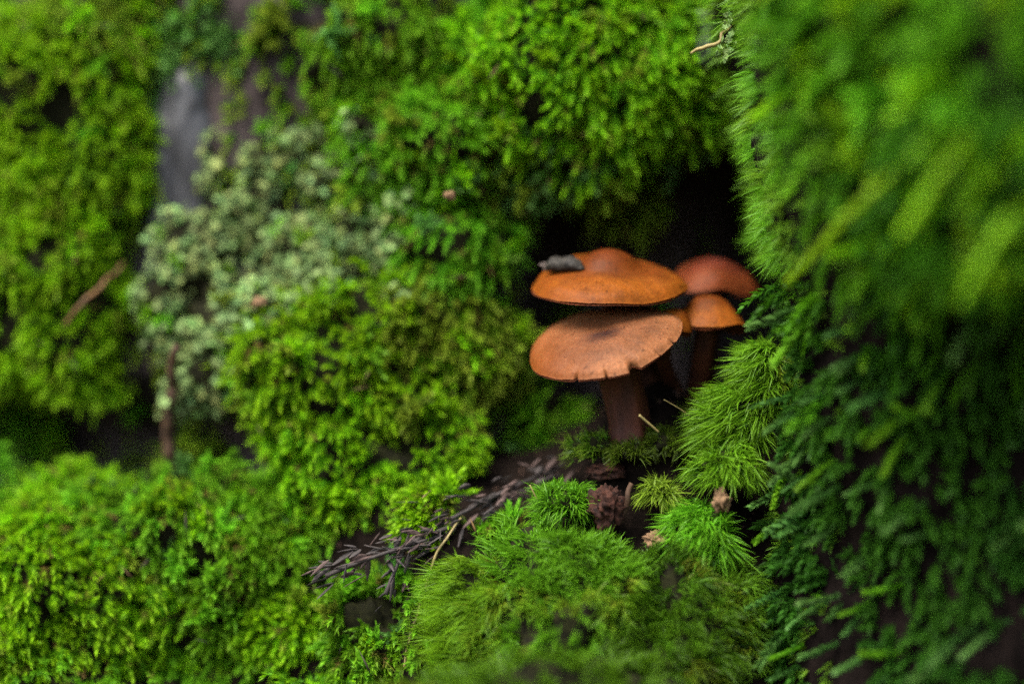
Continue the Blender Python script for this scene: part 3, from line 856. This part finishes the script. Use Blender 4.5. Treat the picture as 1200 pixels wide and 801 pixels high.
def cap_geo(R, prof, rim, lobes, notches, side_orange, thick=0.0016, spot=(0, 0), nt=360, nr=46):
    """prof: list of (radius fraction, height) in units of R; returns top mesh and gill mesh in local space (z up, rim near z=0)"""
    th = np.linspace(0, 2 * math.pi, nt, endpoint=False)
    s = np.concatenate([np.linspace(0, 0.9, nr - 12), np.linspace(0.915, 1, 12)])
    pr = np.array(prof)
    # smooth profile: interpolate with a fine cubic-like blend
    xs_ = np.linspace(0, 1, 400)
    zs_ = np.interp(xs_, pr[:, 0], pr[:, 1])
    ker = np.hanning(41); ker /= ker.sum()
    zs_ = np.convolve(np.pad(zs_, 20, mode='edge'), ker, 'valid')
    h = np.interp(s, xs_, zs_) * R
    rr = 1 + sum(a * np.cos(k_ * th + f) for (k_, a, f) in lobes)
    cut = np.zeros(nt)
    for (ang, wid, dep) in notches:
        d = np.abs((th - math.radians(ang) + math.pi) % (2 * math.pi) - math.pi)
        cut = np.maximum(cut, dep * np.clip(1 - d / math.radians(wid), 0, 1) ** 0.6)
    TT, SS = np.meshgrid(th, s, indexing='ij')
    Rr = R * rr[:, None] * SS * (1 - np.clip(cut[:, None], 0, 1) * SS ** 14)
    zw = sum(a * np.cos(k_ * TT + f) for (k_, a, f) in rim) * R * SS ** 2.5
    Zt = h[None] + zw
    Pt = np.stack([Rr * np.cos(TT), Rr * np.sin(TT), Zt], -1)
    Pt[..., 2] += 0.0007 * fbm(Pt, 160, int(R * 1e5) % 50) * SS
    # underside: thin flesh, gills falling to the stem
    s2 = np.linspace(1, 0.10, 26)
    h2 = np.interp(s2, s, h) - thick * (0.35 + 0.65 * np.clip((1 - s2) * 10, 0, 1)) - 0.10 * R * np.clip(1 - s2, 0, 1) * s2
    T2, S2 = np.meshgrid(th, s2, indexing='ij')
    R2 = R * rr[:, None] * S2 * (1 - np.clip(cut[:, None], 0, 1) * S2 ** 14) * np.where(S2 > 0.99, 0.997, 1)
    zw2 = sum(a * np.cos(k_ * T2 + f) for (k_, a, f) in rim) * R * S2 ** 2.5
    gil = 0.0007 * ((np.arange(nt) % 4) // 2)[:, None] * np.clip((1 - S2) * 8, 0, 1)
    Pg = np.stack([R2 * np.cos(T2), R2 * np.sin(T2), h2[None] + zw2 - gil], -1)
    c = np.zeros(Pt.shape); c[..., 0] = np.clip(np.hypot(Pt[..., 0] / R - spot[0], (Pt[..., 1] / R - spot[1]) * 1.5) * 0.97, 0, 1)
    c[..., 1] = np.clip(side_orange[1] * np.clip(np.cos(TT - math.radians(side_orange[0])), 0, 1) ** 1.5 * np.clip(SS * 1.5 - 0.55, 0, 1), 0, 1)
    return Pt, c, Pg, h[0]


def mushroom(label, px, py, Y, Rpx, prof, mat, tilt, roll, yaw=0, rim=(), lobes=(), notches=(), side_orange=(180, 0.0), foot=None, stem_r=(22, 18), stem_off=(0, 0), spot=(0, 0)):
    """px,py,Y: centre of the rim plane; tilt: cap leans to the viewer (deg); roll: turns it in the picture (deg, right side up)"""
    c0 = at(px, py, Y)
    R = Rpx * S
    ftp = np.array(foot)
    root = thing('mushroom', label, 'mushroom', ftp, 'mushroom cluster')
    Pt, cc, Pg, top = cap_geo(R, prof, list(rim) or [(1, 0, 0)], list(lobes) or [(1, 0, 0)], notches, side_orange, spot=spot)
    M3 = np.array((Matrix.Rotation(math.radians(-roll), 3, 'Y') @ Matrix.Rotation(math.radians(tilt), 3, 'X') @ Matrix.Rotation(math.radians(yaw), 3, 'Z')))
    P1 = Pt.reshape(-1, 3) @ M3.T + c0
    cap = MB().add(P1, grid_faces(Pt.shape[0], Pt.shape[1], True), cc.reshape(-1, 3)).build('cap', mat, root, True)
    tt_ = np.broadcast_to(np.linspace(0, 2 * math.pi, Pt.shape[0], endpoint=False)[:, None], Pt.shape[:2])
    fib = np.stack([np.cos(tt_) * 20, np.sin(tt_) * 20, cc[..., 0] * 5], -1).astype(np.float32)
    cap.data.attributes.new('Fib', 'FLOAT_VECTOR', 'POINT').data.foreach_set('vector', fib.ravel())
    P2 = Pg.reshape(-1, 3) @ M3.T + c0
    MB().add(P2, grid_faces(Pg.shape[0], Pg.shape[1], True)[:, ::-1], (0.2, 0.06, 0.02)).build('gills', M_GILL, root, True)
    # stem from the foot up into the cap
    a = ftp.copy(); a[2] = min(a[2], float(ledge_z(np.array([a[0]]), np.array([a[1]]))[0])) - 0.004; b = c0 + M3 @ np.array([stem_off[0] * S, stem_off[1] * S, top - 0.0045])
    axis = M3 @ np.array([0, 0, 1.0])
    t = np.linspace(0, 1, 40); th = np.linspace(0, 2 * math.pi, 36, endpoint=False)
    m1 = a + np.array([0, 0, 1]) * np.linalg.norm(b - a) * 0.4; m2 = b - axis * np.linalg.norm(b - a) * 0.4
    Cn = ((1 - t) ** 3)[:, None] * a + (3 * t * (1 - t) ** 2)[:, None] * m1 + (3 * t ** 2 * (1 - t))[:, None] * m2 + (t ** 3)[:, None] * b
    r = (stem_r[1] + (stem_r[0] - stem_r[1]) * t + 7 * np.clip(0.22 - t, 0, 1) / 0.22) * S
    TT, Tt = np.meshgrid(th, t, indexing='ij')
    rad = r[None] * (1 + 0.05 * np.sin(TT * 5 + 1) + 0.04 * np.sin(TT * 11 + 3 * Tt) + 0.03 * np.sin(TT * 2 + Tt * 6))
    Ps = Cn[None] + np.stack([rad * np.cos(TT), rad * np.sin(TT), 0 * TT], -1)
    MB().add(Ps, grid_faces(36, 40, True), (0.1, 0.04, 0.02)).build('stem', M_STEM, root, True)
    return root, cap, P1, grid_faces(Pt.shape[0], Pt.shape[1], True)


PROF_UP = [(0, 0.43), (0.12, 0.42), (0.26, 0.36), (0.40, 0.235), (0.52, 0.20), (0.7, 0.16), (0.88, 0.085), (0.95, 0.025), (1, -0.05)]
PROF_LOW = [(0, 0.205), (0.10, 0.21), (0.24, 0.235), (0.42, 0.225), (0.65, 0.18), (0.85, 0.10), (0.95, 0.035), (1, -0.035)]
PROF_DOME = [(0, 0.66), (0.25, 0.62), (0.5, 0.50), (0.7, 0.35), (0.88, 0.14), (0.96, 0.02), (1, -0.06)]
PROF_BELL = [(0, 0.76), (0.2, 0.74), (0.4, 0.64), (0.58, 0.46), (0.75, 0.27), (0.9, 0.09), (1, -0.06)]
up, up_cap, upV, upF = mushroom('upper mushroom with a wide orange cap and raised centre, carrying a slug', 713, 330, 0.020, 92, PROF_UP, M_CAP_UP, 18, 0, 0,
                                rim=[(2, 0.035, 2.6), (3, 0.03, 0.4), (5, 0.012, 1)], lobes=[(2, 0.03, 0.2), (3, 0.025, 0.5)], foot=at(776, 492, 0.034), stem_r=(15, 13), side_orange=(200, 0.6))
low, low_cap, lowV, lowF = mushroom('front lower mushroom with a tan orange cap split along its rim', 709, 399, 0.008, 91, PROF_LOW, M_CAP_LOW, 25, 15, 0,
                                    rim=[(2, 0.02, 1.0), (3, 0.02, 0.3), (7, 0.006, 0)], lobes=[(2, 0.02, 0), (5, 0.012, 1.2)],
                                    notches=[(238, 1.4, 0.07), (262, 1.1, 0.08), (284, 5.0, 0.14), (308, 1.0, 0.05), (326, 1.6, 0.06)], side_orange=(190, 0.85),
                                    foot=at(740, 503, 0.014), stem_r=(27, 22), stem_off=(4, 0), spot=(-0.06, -0.24))
mushroom('reddish brown mushroom cap furthest back at the right of the cluster', 836, 334, 0.046, 52, PROF_DOME, M_CAP_RED, 10, -8, 20,
         rim=[(2, 0.14, 2.4), (3, 0.12, 0.5), (5, 0.05, 2)], lobes=[(2, 0.07, 0), (3, 0.06, 1)], foot=at(826, 470, 0.052), stem_r=(15, 14))
mushroom('small orange-brown mushroom in front of the reddish cap', 830, 379, 0.022, 46, PROF_BELL, M_CAP_UP, 0, -7, 0,
         rim=[(2, 0.06, 1.2), (3, 0.06, 2)], lobes=[(2, 0.03, 0)], foot=at(818, 474, 0.036), stem_r=(14, 15))
mushroom('dark reddish cap squeezed between the two large caps', 792, 378, 0.014, 23, PROF_BELL, M_CAP_UP, 2, -38, 0,
         rim=[(3, 0.10, 1), (2, 0.08, 0)], foot=at(800, 486, 0.036), stem_r=(10, 10))

# slug on the upper cap
bvh = BVHTree.FromPolygons([Vector(v) for v in upV], [tuple(int(q) for q in f) for f in upF])
CAMP = Vector((0, -D, ZC))


def hit(px, py, tree=bvh):
    d = (Vector(at(px, py, 0)) - CAMP).normalized()
    loc, nrm, _, _ = tree.ray_cast(CAMP, d)
    if loc is None:
        return None, None
    return np.array(loc), np.array(nrm if nrm.dot(d) < 0 else -nrm)


M_SLUG = solid_mat('slug_skin', (0.010, 0.009, 0.0075), (0.034, 0.030, 0.024), 900, 0.6, 0.15, 0.8, (1, 1, 1), 4, (0.35, 0.7), 0.0006)
h0, n0 = hit(648, 319); h1, n1 = hit(684, 317)
a = (h0 if h0 is not None else at(648, 319, 0.0)) + np.array([-0.0022, 0, 0.0004]); b = h1 + np.array([0.0004, 0, 0])
nn = unit(n1 + np.array([0, 0, 1.0]))
ax = b - a; Ls = np.linalg.norm(ax); ax /= Ls
sd = unit(np.cross(ax, nn)); nn = np.cross(sd, ax)
t = np.linspace(0, 1, 44); th = np.linspace(0, 2 * math.pi, 28, endpoint=False)
wid = 11.8 * S * np.clip(np.minimum((t / 0.25) ** 0.5, ((1 - t) / 0.32) ** 0.55), 0, 1) * (0.9 + 0.06 * np.sin(t * 9))
TT, Tt = np.meshgrid(th, t, indexing='ij'); W = np.broadcast_to(wid, TT.shape)
mant = 1 + 0.08 * sstep(0.52, 0.56, Tt) * sstep(0.95, 0.9, Tt)
Ps = a + ax * (Tt * Ls)[..., None] + sd * (W * 0.95 * np.cos(TT) * mant)[..., None] + nn * (W * (0.76 + 0.82 * np.sin(TT)) * mant + 0.0001)[..., None]
Ps += 0.0003 * noise(Ps, 1900, 3)[..., None] * nn
slug = thing('slug', 'small dark grey slug lying on the left side of the upper cap', 'slug', (a + b) / 2)
MB().add(Ps, grid_faces(28, 44, True), (0.05, 0.05, 0.04)).build('body', M_SLUG, slug, True)


def tube(pts, r, colr=(0.1, 0.1, 0.1), n=8):
    pts = np.asarray(pts, float); r = np.broadcast_to(np.asarray(r, float), (len(pts),))
    T = unit(np.gradient(pts, axis=0)); th = np.linspace(0, 2 * math.pi, n, endpoint=False)
    ref = np.array([0.31, 0.9, 0.2]); u_ = unit(np.cross(T, ref)); v_ = np.cross(T, u_)
    P = pts[None] + r[None, :, None] * (np.cos(th)[:, None, None] * u_[None] + np.sin(th)[:, None, None] * v_[None])
    F = grid_faces(n, len(pts), True)
    P = np.concatenate([P.reshape(-1, 3), pts[[0, -1]]]); m = len(pts); k0 = n * m
    e1 = [(k0, ((a_ + 1) % n) * m, a_ * m) for a_ in range(n)]; e2 = [(k0 + 1, a_ * m + m - 1, ((a_ + 1) % n) * m + m - 1) for a_ in range(n)]
    return P, np.concatenate([F, e1, e2]), colr


M_SLUGHEAD = solid_mat('slug_head_skin', (0.07, 0.05, 0.042), (0.13, 0.10, 0.085), 900, 0.6, 0.4, 0.5)
for s_, dx in ((-1, -5), (1, -7)):
    p0 = a + ax * 0.0006 + nn * 5 * S + sd * s_ * 2.5 * S
    MB().add(*tube([p0, p0 + np.array([dx * 0.5 * S, -0.0002, 2.5 * S]), p0 + np.array([dx * S, -0.0004, 4 * S])], [1.7 * S, 1.2 * S, 1.4 * S])).build('tentacle', M_SLUGHEAD, slug, True)
MB().add(a + ax * 4 * S + nn * 3.5 * S + SD * np.array([5.5, 5.0, 4.6]) * S, SDF, (0.1, 0.08, 0.07)).build('head', M_SLUGHEAD, slug, True)

# ------------------------------------------------------------------ twigs, chips and stray stems
M_TWIG = solid_mat('orange_brown_twig', (0.05, 0.026, 0.008), (0.13, 0.065, 0.02), 200, 0.7, 0.3, 0.4)
M_BROWN = solid_mat('brown_twig', (0.02, 0.010, 0.005), (0.06, 0.03, 0.013), 200, 0.8, 0.3, 0.5)
M_STRAW = solid_mat('straw', (0.12, 0.09, 0.03), (0.22, 0.18, 0.065), 300, 0.6, 0.3, 0.2)
M_DEAD = solid_mat('dead_scale', (0.004, 0.0033, 0.003), (0.050, 0.040, 0.037), 330, 0.75, 0.3, 0.5)
M_DEAD2 = solid_mat('pinkish_dead_scale', (0.02, 0.013, 0.011), (0.10, 0.066, 0.058), 330, 0.8, 0.2, 0.6)
M_CHIP = solid_mat('rotten_wood', (0.008, 0.003, 0.002), (0.045, 0.015, 0.008), 520, 0.85, 0.2, 1.0)
M_TAN = solid_mat('tan_chip', (0.08, 0.045, 0.022), (0.18, 0.11, 0.055), 400, 0.8, 0.2, 0.6)


def stem_thing(name, label, cat, mat, path, r, group=None, wob=0.0):
    pts = np.array([at(*q) for q in path])
    t = np.linspace(0, len(pts) - 1, 8 * len(pts))
    # Catmull-Rom through the points
    pad = np.vstack([2 * pts[0] - pts[1], pts, 2 * pts[-1] - pts[-2]])
    out = []
    for q in t:
        k = min(int(q), len(pts) - 2); f = q - k
        p0, p1, p2, p3 = pad[k:k + 4]
        out.append(0.5 * (2 * p1 + (p2 - p0) * f + (2 * p0 - 5 * p1 + 4 * p2 - p3) * f * f + (3 * p1 - p0 - 3 * p2 + p3) * f ** 3))
    out = np.array(out)
    out += wob * S * np.stack([noise(out, 300, 1), noise(out, 300, 2), noise(out, 300, 3)], -1)
    rr = np.interp(np.linspace(0, 1, len(out)), np.linspace(0, 1, len(r)), r) * S
    o = MB().add(*tube(out - out[0], rr)).build(name, mat, None, True)
    o.location = Vector(out[0])
    return tag(o, label, cat, group)


stem_thing('twig', 'short orange-brown twig slanting across the left moss cushion', 'twig', M_TWIG, [(78, 380, 0.046), (96, 356, 0.044), (112, 342, 0.046), (146, 306, 0.056)], [2.4, 3.4, 3.0, 1.8], wob=3)
stem_thing('twig', 'upright dark brown twig in the dark gap below the lichen', 'twig', M_BROWN, [(196, 560, 0.050), (200, 480, 0.044), (206, 405, 0.036)], [9, 7, 5], wob=6)
stem_thing('grass_stem', 'long thin straw stem curving down left of the bottom mound', 'stem', M_STRAW, [(541, 606, 0.006), (512, 650, 0.002), (490, 715, 0.0), (476, 770, 0.0), (466, 830, 0.004)], [1.1, 1.7, 1.8, 1.9, 1.9], wob=2)
stem_thing('grass_stem', 'pale straw stub at the foot of the front mushroom stem', 'stem', M_STRAW, [(749, 486, -0.006), (772, 506, -0.004)], [1.6, 1.3])
stem_thing('grass_stem', 'thin straw fibre right of the front mushroom stem', 'stem', M_STRAW, [(778, 468, 0.0), (797, 479, 0.002), (812, 490, 0.004)], [0.7, 0.7, 0.6])
stem_thing('grass_stem', 'fine curved green fibre above the small hair moss tuft', 'stem', M_STRAW, [(621, 568, 0.0), (628, 582, 0.0), (638, 596, 0.002)], [0.8, 0.7, 0.6])
stem_thing('twig', 'pale forked lichen-covered twig in the cleft at the top', 'twig', M_STRAW, [(812, 66, 0.004), (826, 56, 0.002), (840, 52, 0.002), (850, 36, 0.004), (862, 24, 0.01)], [1.6, 2.4, 2.4, 1.8, 1.6], wob=5)
stem_thing('twig', 'short dark upright stick in the litter under the mushrooms', 'twig', M_BROWN, [(728, 614, -0.002), (734, 590, -0.002), (740, 566, -0.002)], [4.0, 3.6, 3.2], wob=4)


def lump_thing(name, label, cat, mat, px, py, Y, r, seed, rough=0.4):
    c0 = at(px, py, Y)
    P = SD * np.array([r[0], r[2], r[1]]) * S * (1 + rough * noise(SD, 2.0, seed) + rough * 0.7 * noise(SD, 5.5, seed + 9) + rough * 0.35 * noise(SD, 12, seed + 19))[..., None]
    o = MB().add(P, SDF, (0.1, 0.1, 0.1)).build(name, mat, None, True)
    o.location = Vector(c0)
    return tag(o, label, cat)


lump_thing('wood_chunk', 'reddish brown crumbling wood chunk beside the small hair moss tuft', 'wood chunk', M_CHIP, 712, 592, -0.002, (19, 20, 16), 5, 0.55)
lump_thing('wood_chip', 'flat reddish brown wood chip below the front mushroom stem', 'wood chip', M_CHIP, 710, 551, 0.010, (24, 9, 14), 8, 0.45)
lump_thing('bark_chip', 'small tan bark chip at the edge of the right hair moss', 'bark chip', M_TAN, 845, 586, -0.008, (10, 12, 7), 12, 0.5)
lump_thing('bark_chip', 'pinkish tan crumb at the bottom right of the soil ledge', 'bark chip', M_TAN, 770, 632, -0.006, (15, 9, 10), 14, 0.6)
lump_thing('leaf_crumb', 'tan crumb caught on the lichen', 'leaf crumb', M_TAN, 304, 354, 0.034, (8, 6, 5), 16, 0.4)
lump_thing('leaf_crumb', 'pinkish crumb caught in the moss left of the hollow', 'leaf crumb', M_TAN, 527, 229, 0.022, (6, 5, 5), 18, 0.4)

# pale lichen sprig on the root's edge at the top
ls = thing('lichen', 'small pale green lichen sprig on the edge of the cleft at the top', 'lichen', at(858, 40, 0.004))
rg = np.random.default_rng(88)
for q in range(46):
    s_ = rg.uniform()
    o = link('lobe', LOBE_M[rg.integers(9)]); o.parent = ls
    o.location = Vector(at(862 - 12 * s_ + rg.normal(0, 5), -4 + 76 * s_, 0.0 + rg.normal(0, 0.002)) - np.array(ls.location)); o.rotation_mode = 'QUATERNION'
    o.rotation_quaternion = from_dir(unit(np.array([-0.3, -1, 0.3]) + rg.normal(0, 0.6, 3)), rg.uniform(0, 6.28))
    o.scale = [rg.uniform(0.35, 0.75)] * 3

# grey flake of bark in the cleft at the top
fl = plate('bark_flake', M_GREYBARK, None, 838, 8, 834, 74, 0.028, 0.004, 9, 16, 13, (14, 24))
tag(fl, 'grey bark flake standing in the cleft at the top', 'bark flake')

# dead scaly twig lying across the ledge
def scale_mesh(seed):
    rg = np.random.default_rng(seed)
    n = 8
    t = np.linspace(0, 1, n)
    w = np.sin(np.clip(t, 0.03, 0.97) ** 0.8 * math.pi) * 0.20 + 0.02
    th = np.linspace(0, 2 * math.pi, 6, endpoint=False)
    P = np.stack([np.broadcast_to(t[None] - 0.1, (6, n)), w[None] * np.cos(th)[:, None], 0.35 * w[None] * np.sin(th)[:, None] + 0.22 * (t ** 2)[None] * rg.uniform(-0.5, 1)], -1)
    P += rg.normal(0, 0.012, P.shape)
    return MB().add(P * 24 * S, grid_faces(6, n, True), (0.1, 0.1, 0.1)).mesh('scale', M_DEAD if seed % 3 else M_DEAD2, True)


SCALE_M = [scale_mesh(700 + i) for i in range(7)]


def dead_twig(label, path, n, seed, smin=0.6, smax=1.2, out=0.5):
    rg = np.random.default_rng(seed)
    pts = np.array([at(*q) for q in path])
    root = thing('dead_twig', label, 'dead twig', pts[0])
    tt = np.linspace(0, 1, 30)
    cum = np.linspace(0, 1, len(pts))
    c = np.stack([np.interp(tt, cum, pts[:, k]) for k in range(3)], -1)
    MB().add(*tube(c, np.linspace(3.0, 1.6, 30) * S)).build('stem', M_DEAD, root, True)
    for q in range(n):
        s_ = rg.uniform(0.02, 1)
        p = np.array([np.interp(s_, cum, pts[:, k]) for k in range(3)])
        p2 = np.array([np.interp(max(s_ - 0.08, 0), cum, pts[:, k]) for k in range(3)])
        dirn = unit(unit(p2 - p + 1e-9 if s_ > 0.06 else pts[0] - pts[1]) + rg.normal(0, out, 3) * np.array([1, 0.8, 1]))
        o = link('scale', SCALE_M[rg.integers(7)]); o.parent = root
        o.location = Vector(p + rg.normal(0, 9, 3) * S * np.array([1.2, 0.8, 1]) - pts[0]); o.rotation_mode = 'QUATERNION'
        o.rotation_quaternion = Vector((1, 0, 0)).rotation_difference(Vector(dirn)) @ Quaternion((1, 0, 0), rg.uniform(0, 6.28))
        k_ = rg.uniform(smin, smax); o.scale = (k_ * rg.uniform(0.8, 1.6), k_ * rg.uniform(0.45, 0.95), k_ * rg.uniform(0.4, 0.9))


dead_twig('dead grey scaly twig lying diagonally left of the small tuft', [(478, 640, 0.004), (520, 612, 0.008), (585, 578, 0.012), (655, 546, 0.024)], 120, 1, 0.35, 1.0, 0.32)
dead_twig('lower dead twig with flaky grey scales under the bright moss', [(382, 674, 0.004), (430, 655, 0.002), (480, 638, 0.002), (515, 628, 0.006)], 85, 2, 0.35, 0.95, 0.4)
dead_twig('short broken dead twig pointing down into the moss', [(452, 696, 0.002), (462, 670, 0.002), (475, 640, 0.004)], 16, 3, 0.3, 0.9, 0.5)

# needles, bark crumbs and dead stems caught in the moss
rg = np.random.default_rng(47)
mb = MB()
for i in range(len(CUSH)):
    p, nr = sample_cushion(i, int(6 + RAD[i][0] * RAD[i][2] / (S * S) / 900), rg)
    for a_, b_ in zip(p, nr):
        if b_[1] > 0.0:
            continue
        d = unit(rg.normal(0, 1, 3) * np.array([1, 0.35, 1])); ln = rg.uniform(5, 22) * S
        c_ = a_ + b_ * rg.uniform(22, 34) * S
        w_ = unit(np.cross(d, rg.normal(size=3))) * ln * rg.uniform(0.04, 0.12); h_ = np.cross(d, w_) * 0.7
        tone = np.array([[0.10, 0.055, 0.02], [0.05, 0.025, 0.012], [0.16, 0.12, 0.05], [0.03, 0.022, 0.018]][rg.integers(4)]) * rg.uniform(0.6, 1.2)
        bend = b_ * ln * rg.uniform(-0.1, 0.15)
        mb.add([c_ - d * ln, c_ + w_ + bend, c_ + h_ + bend, c_ - w_ + bend, c_ - h_ + bend, c_ + d * ln], [(0, 1, 2), (0, 2, 3), (0, 3, 4), (0, 4, 1), (5, 2, 1), (5, 3, 2), (5, 4, 3), (5, 1, 4)], tone)
tag(mb.build('moss_litter', leaf_mat('moss_litter', 0.0, 0.8, 0.2)), 'scattered brown needles and crumbs caught in the wall of moss', 'litter', kind='stuff')

# straggling moss on the front of the ledge
rg = np.random.default_rng(46)
n = 2900
x = rg.uniform(-0.20, 0.02, n); y = rg.uniform(-0.045, 0.03, n); z = ledge_z(x, y)
p = np.stack([x, y, z], -1)
gx = 600 + x * D / (D + y) / S; gy = 400.5 - (z - ZC) * D / (D + y) / S
ok = (noise(p, 75, 48) + 0.4 * noise(p, 200, 49) > -0.35) & ~((gy < 660) & (gx > 420) & (y > -0.002))
p = p[ok]
kc = np.where((noise(p, 60, 50) > 0)[:, None], GRN, OLV) * rg.uniform(0.6, 1.1, (len(p), 1))
mb = MB().add(*feather(p, unit(np.array([-0.15, -0.8, 0.25]) + rg.normal(0, 0.45, p.shape)), rg.uniform(14, 34, len(p)) * S, 26, 9.5 * S, 2.1 * S, 0.4, kc, rg, tip=GRNT))
tag(mb.build('ledge_moss', M_LEAF), 'straggling green moss on the soil slope left of the bottom mound', 'moss', kind='stuff')

# litter crumbs over the soil ledge
rg = np.random.default_rng(44)
mb = MB()
n = 900
x = rg.uniform(-0.10, 0.075, n); y = rg.uniform(-0.02, 0.09, n); z = ledge_z(x, y)
for q in range(n):
    sc_ = rg.uniform(1.5, 6) * S
    P = np.array([[1, 0, 0], [-1, 0, 0], [0, 0.5, 0], [0, -0.5, 0], [0, 0, 0.4], [0, 0, -0.4]]) * sc_ * rg.uniform(0.6, 1.5, 3)
    R = np.array(Quaternion(rg.normal(size=4)).normalized().to_matrix())
    mb.add(P @ R.T + [x[q], y[q], z[q] + 0.0006], [(0, 2, 4), (2, 1, 4), (1, 3, 4), (3, 0, 4), (2, 0, 5), (1, 2, 5), (3, 1, 5), (0, 3, 5)],
           np.array([0.022, 0.012, 0.008]) * rg.uniform(0.4, 2.4))
M_LITTER = leaf_mat('litter', 0.0, 0.85, 0.2)
tag(mb.build('litter', M_LITTER), 'brown crumbs of rotted litter on the soil ledge', 'litter', kind='stuff')
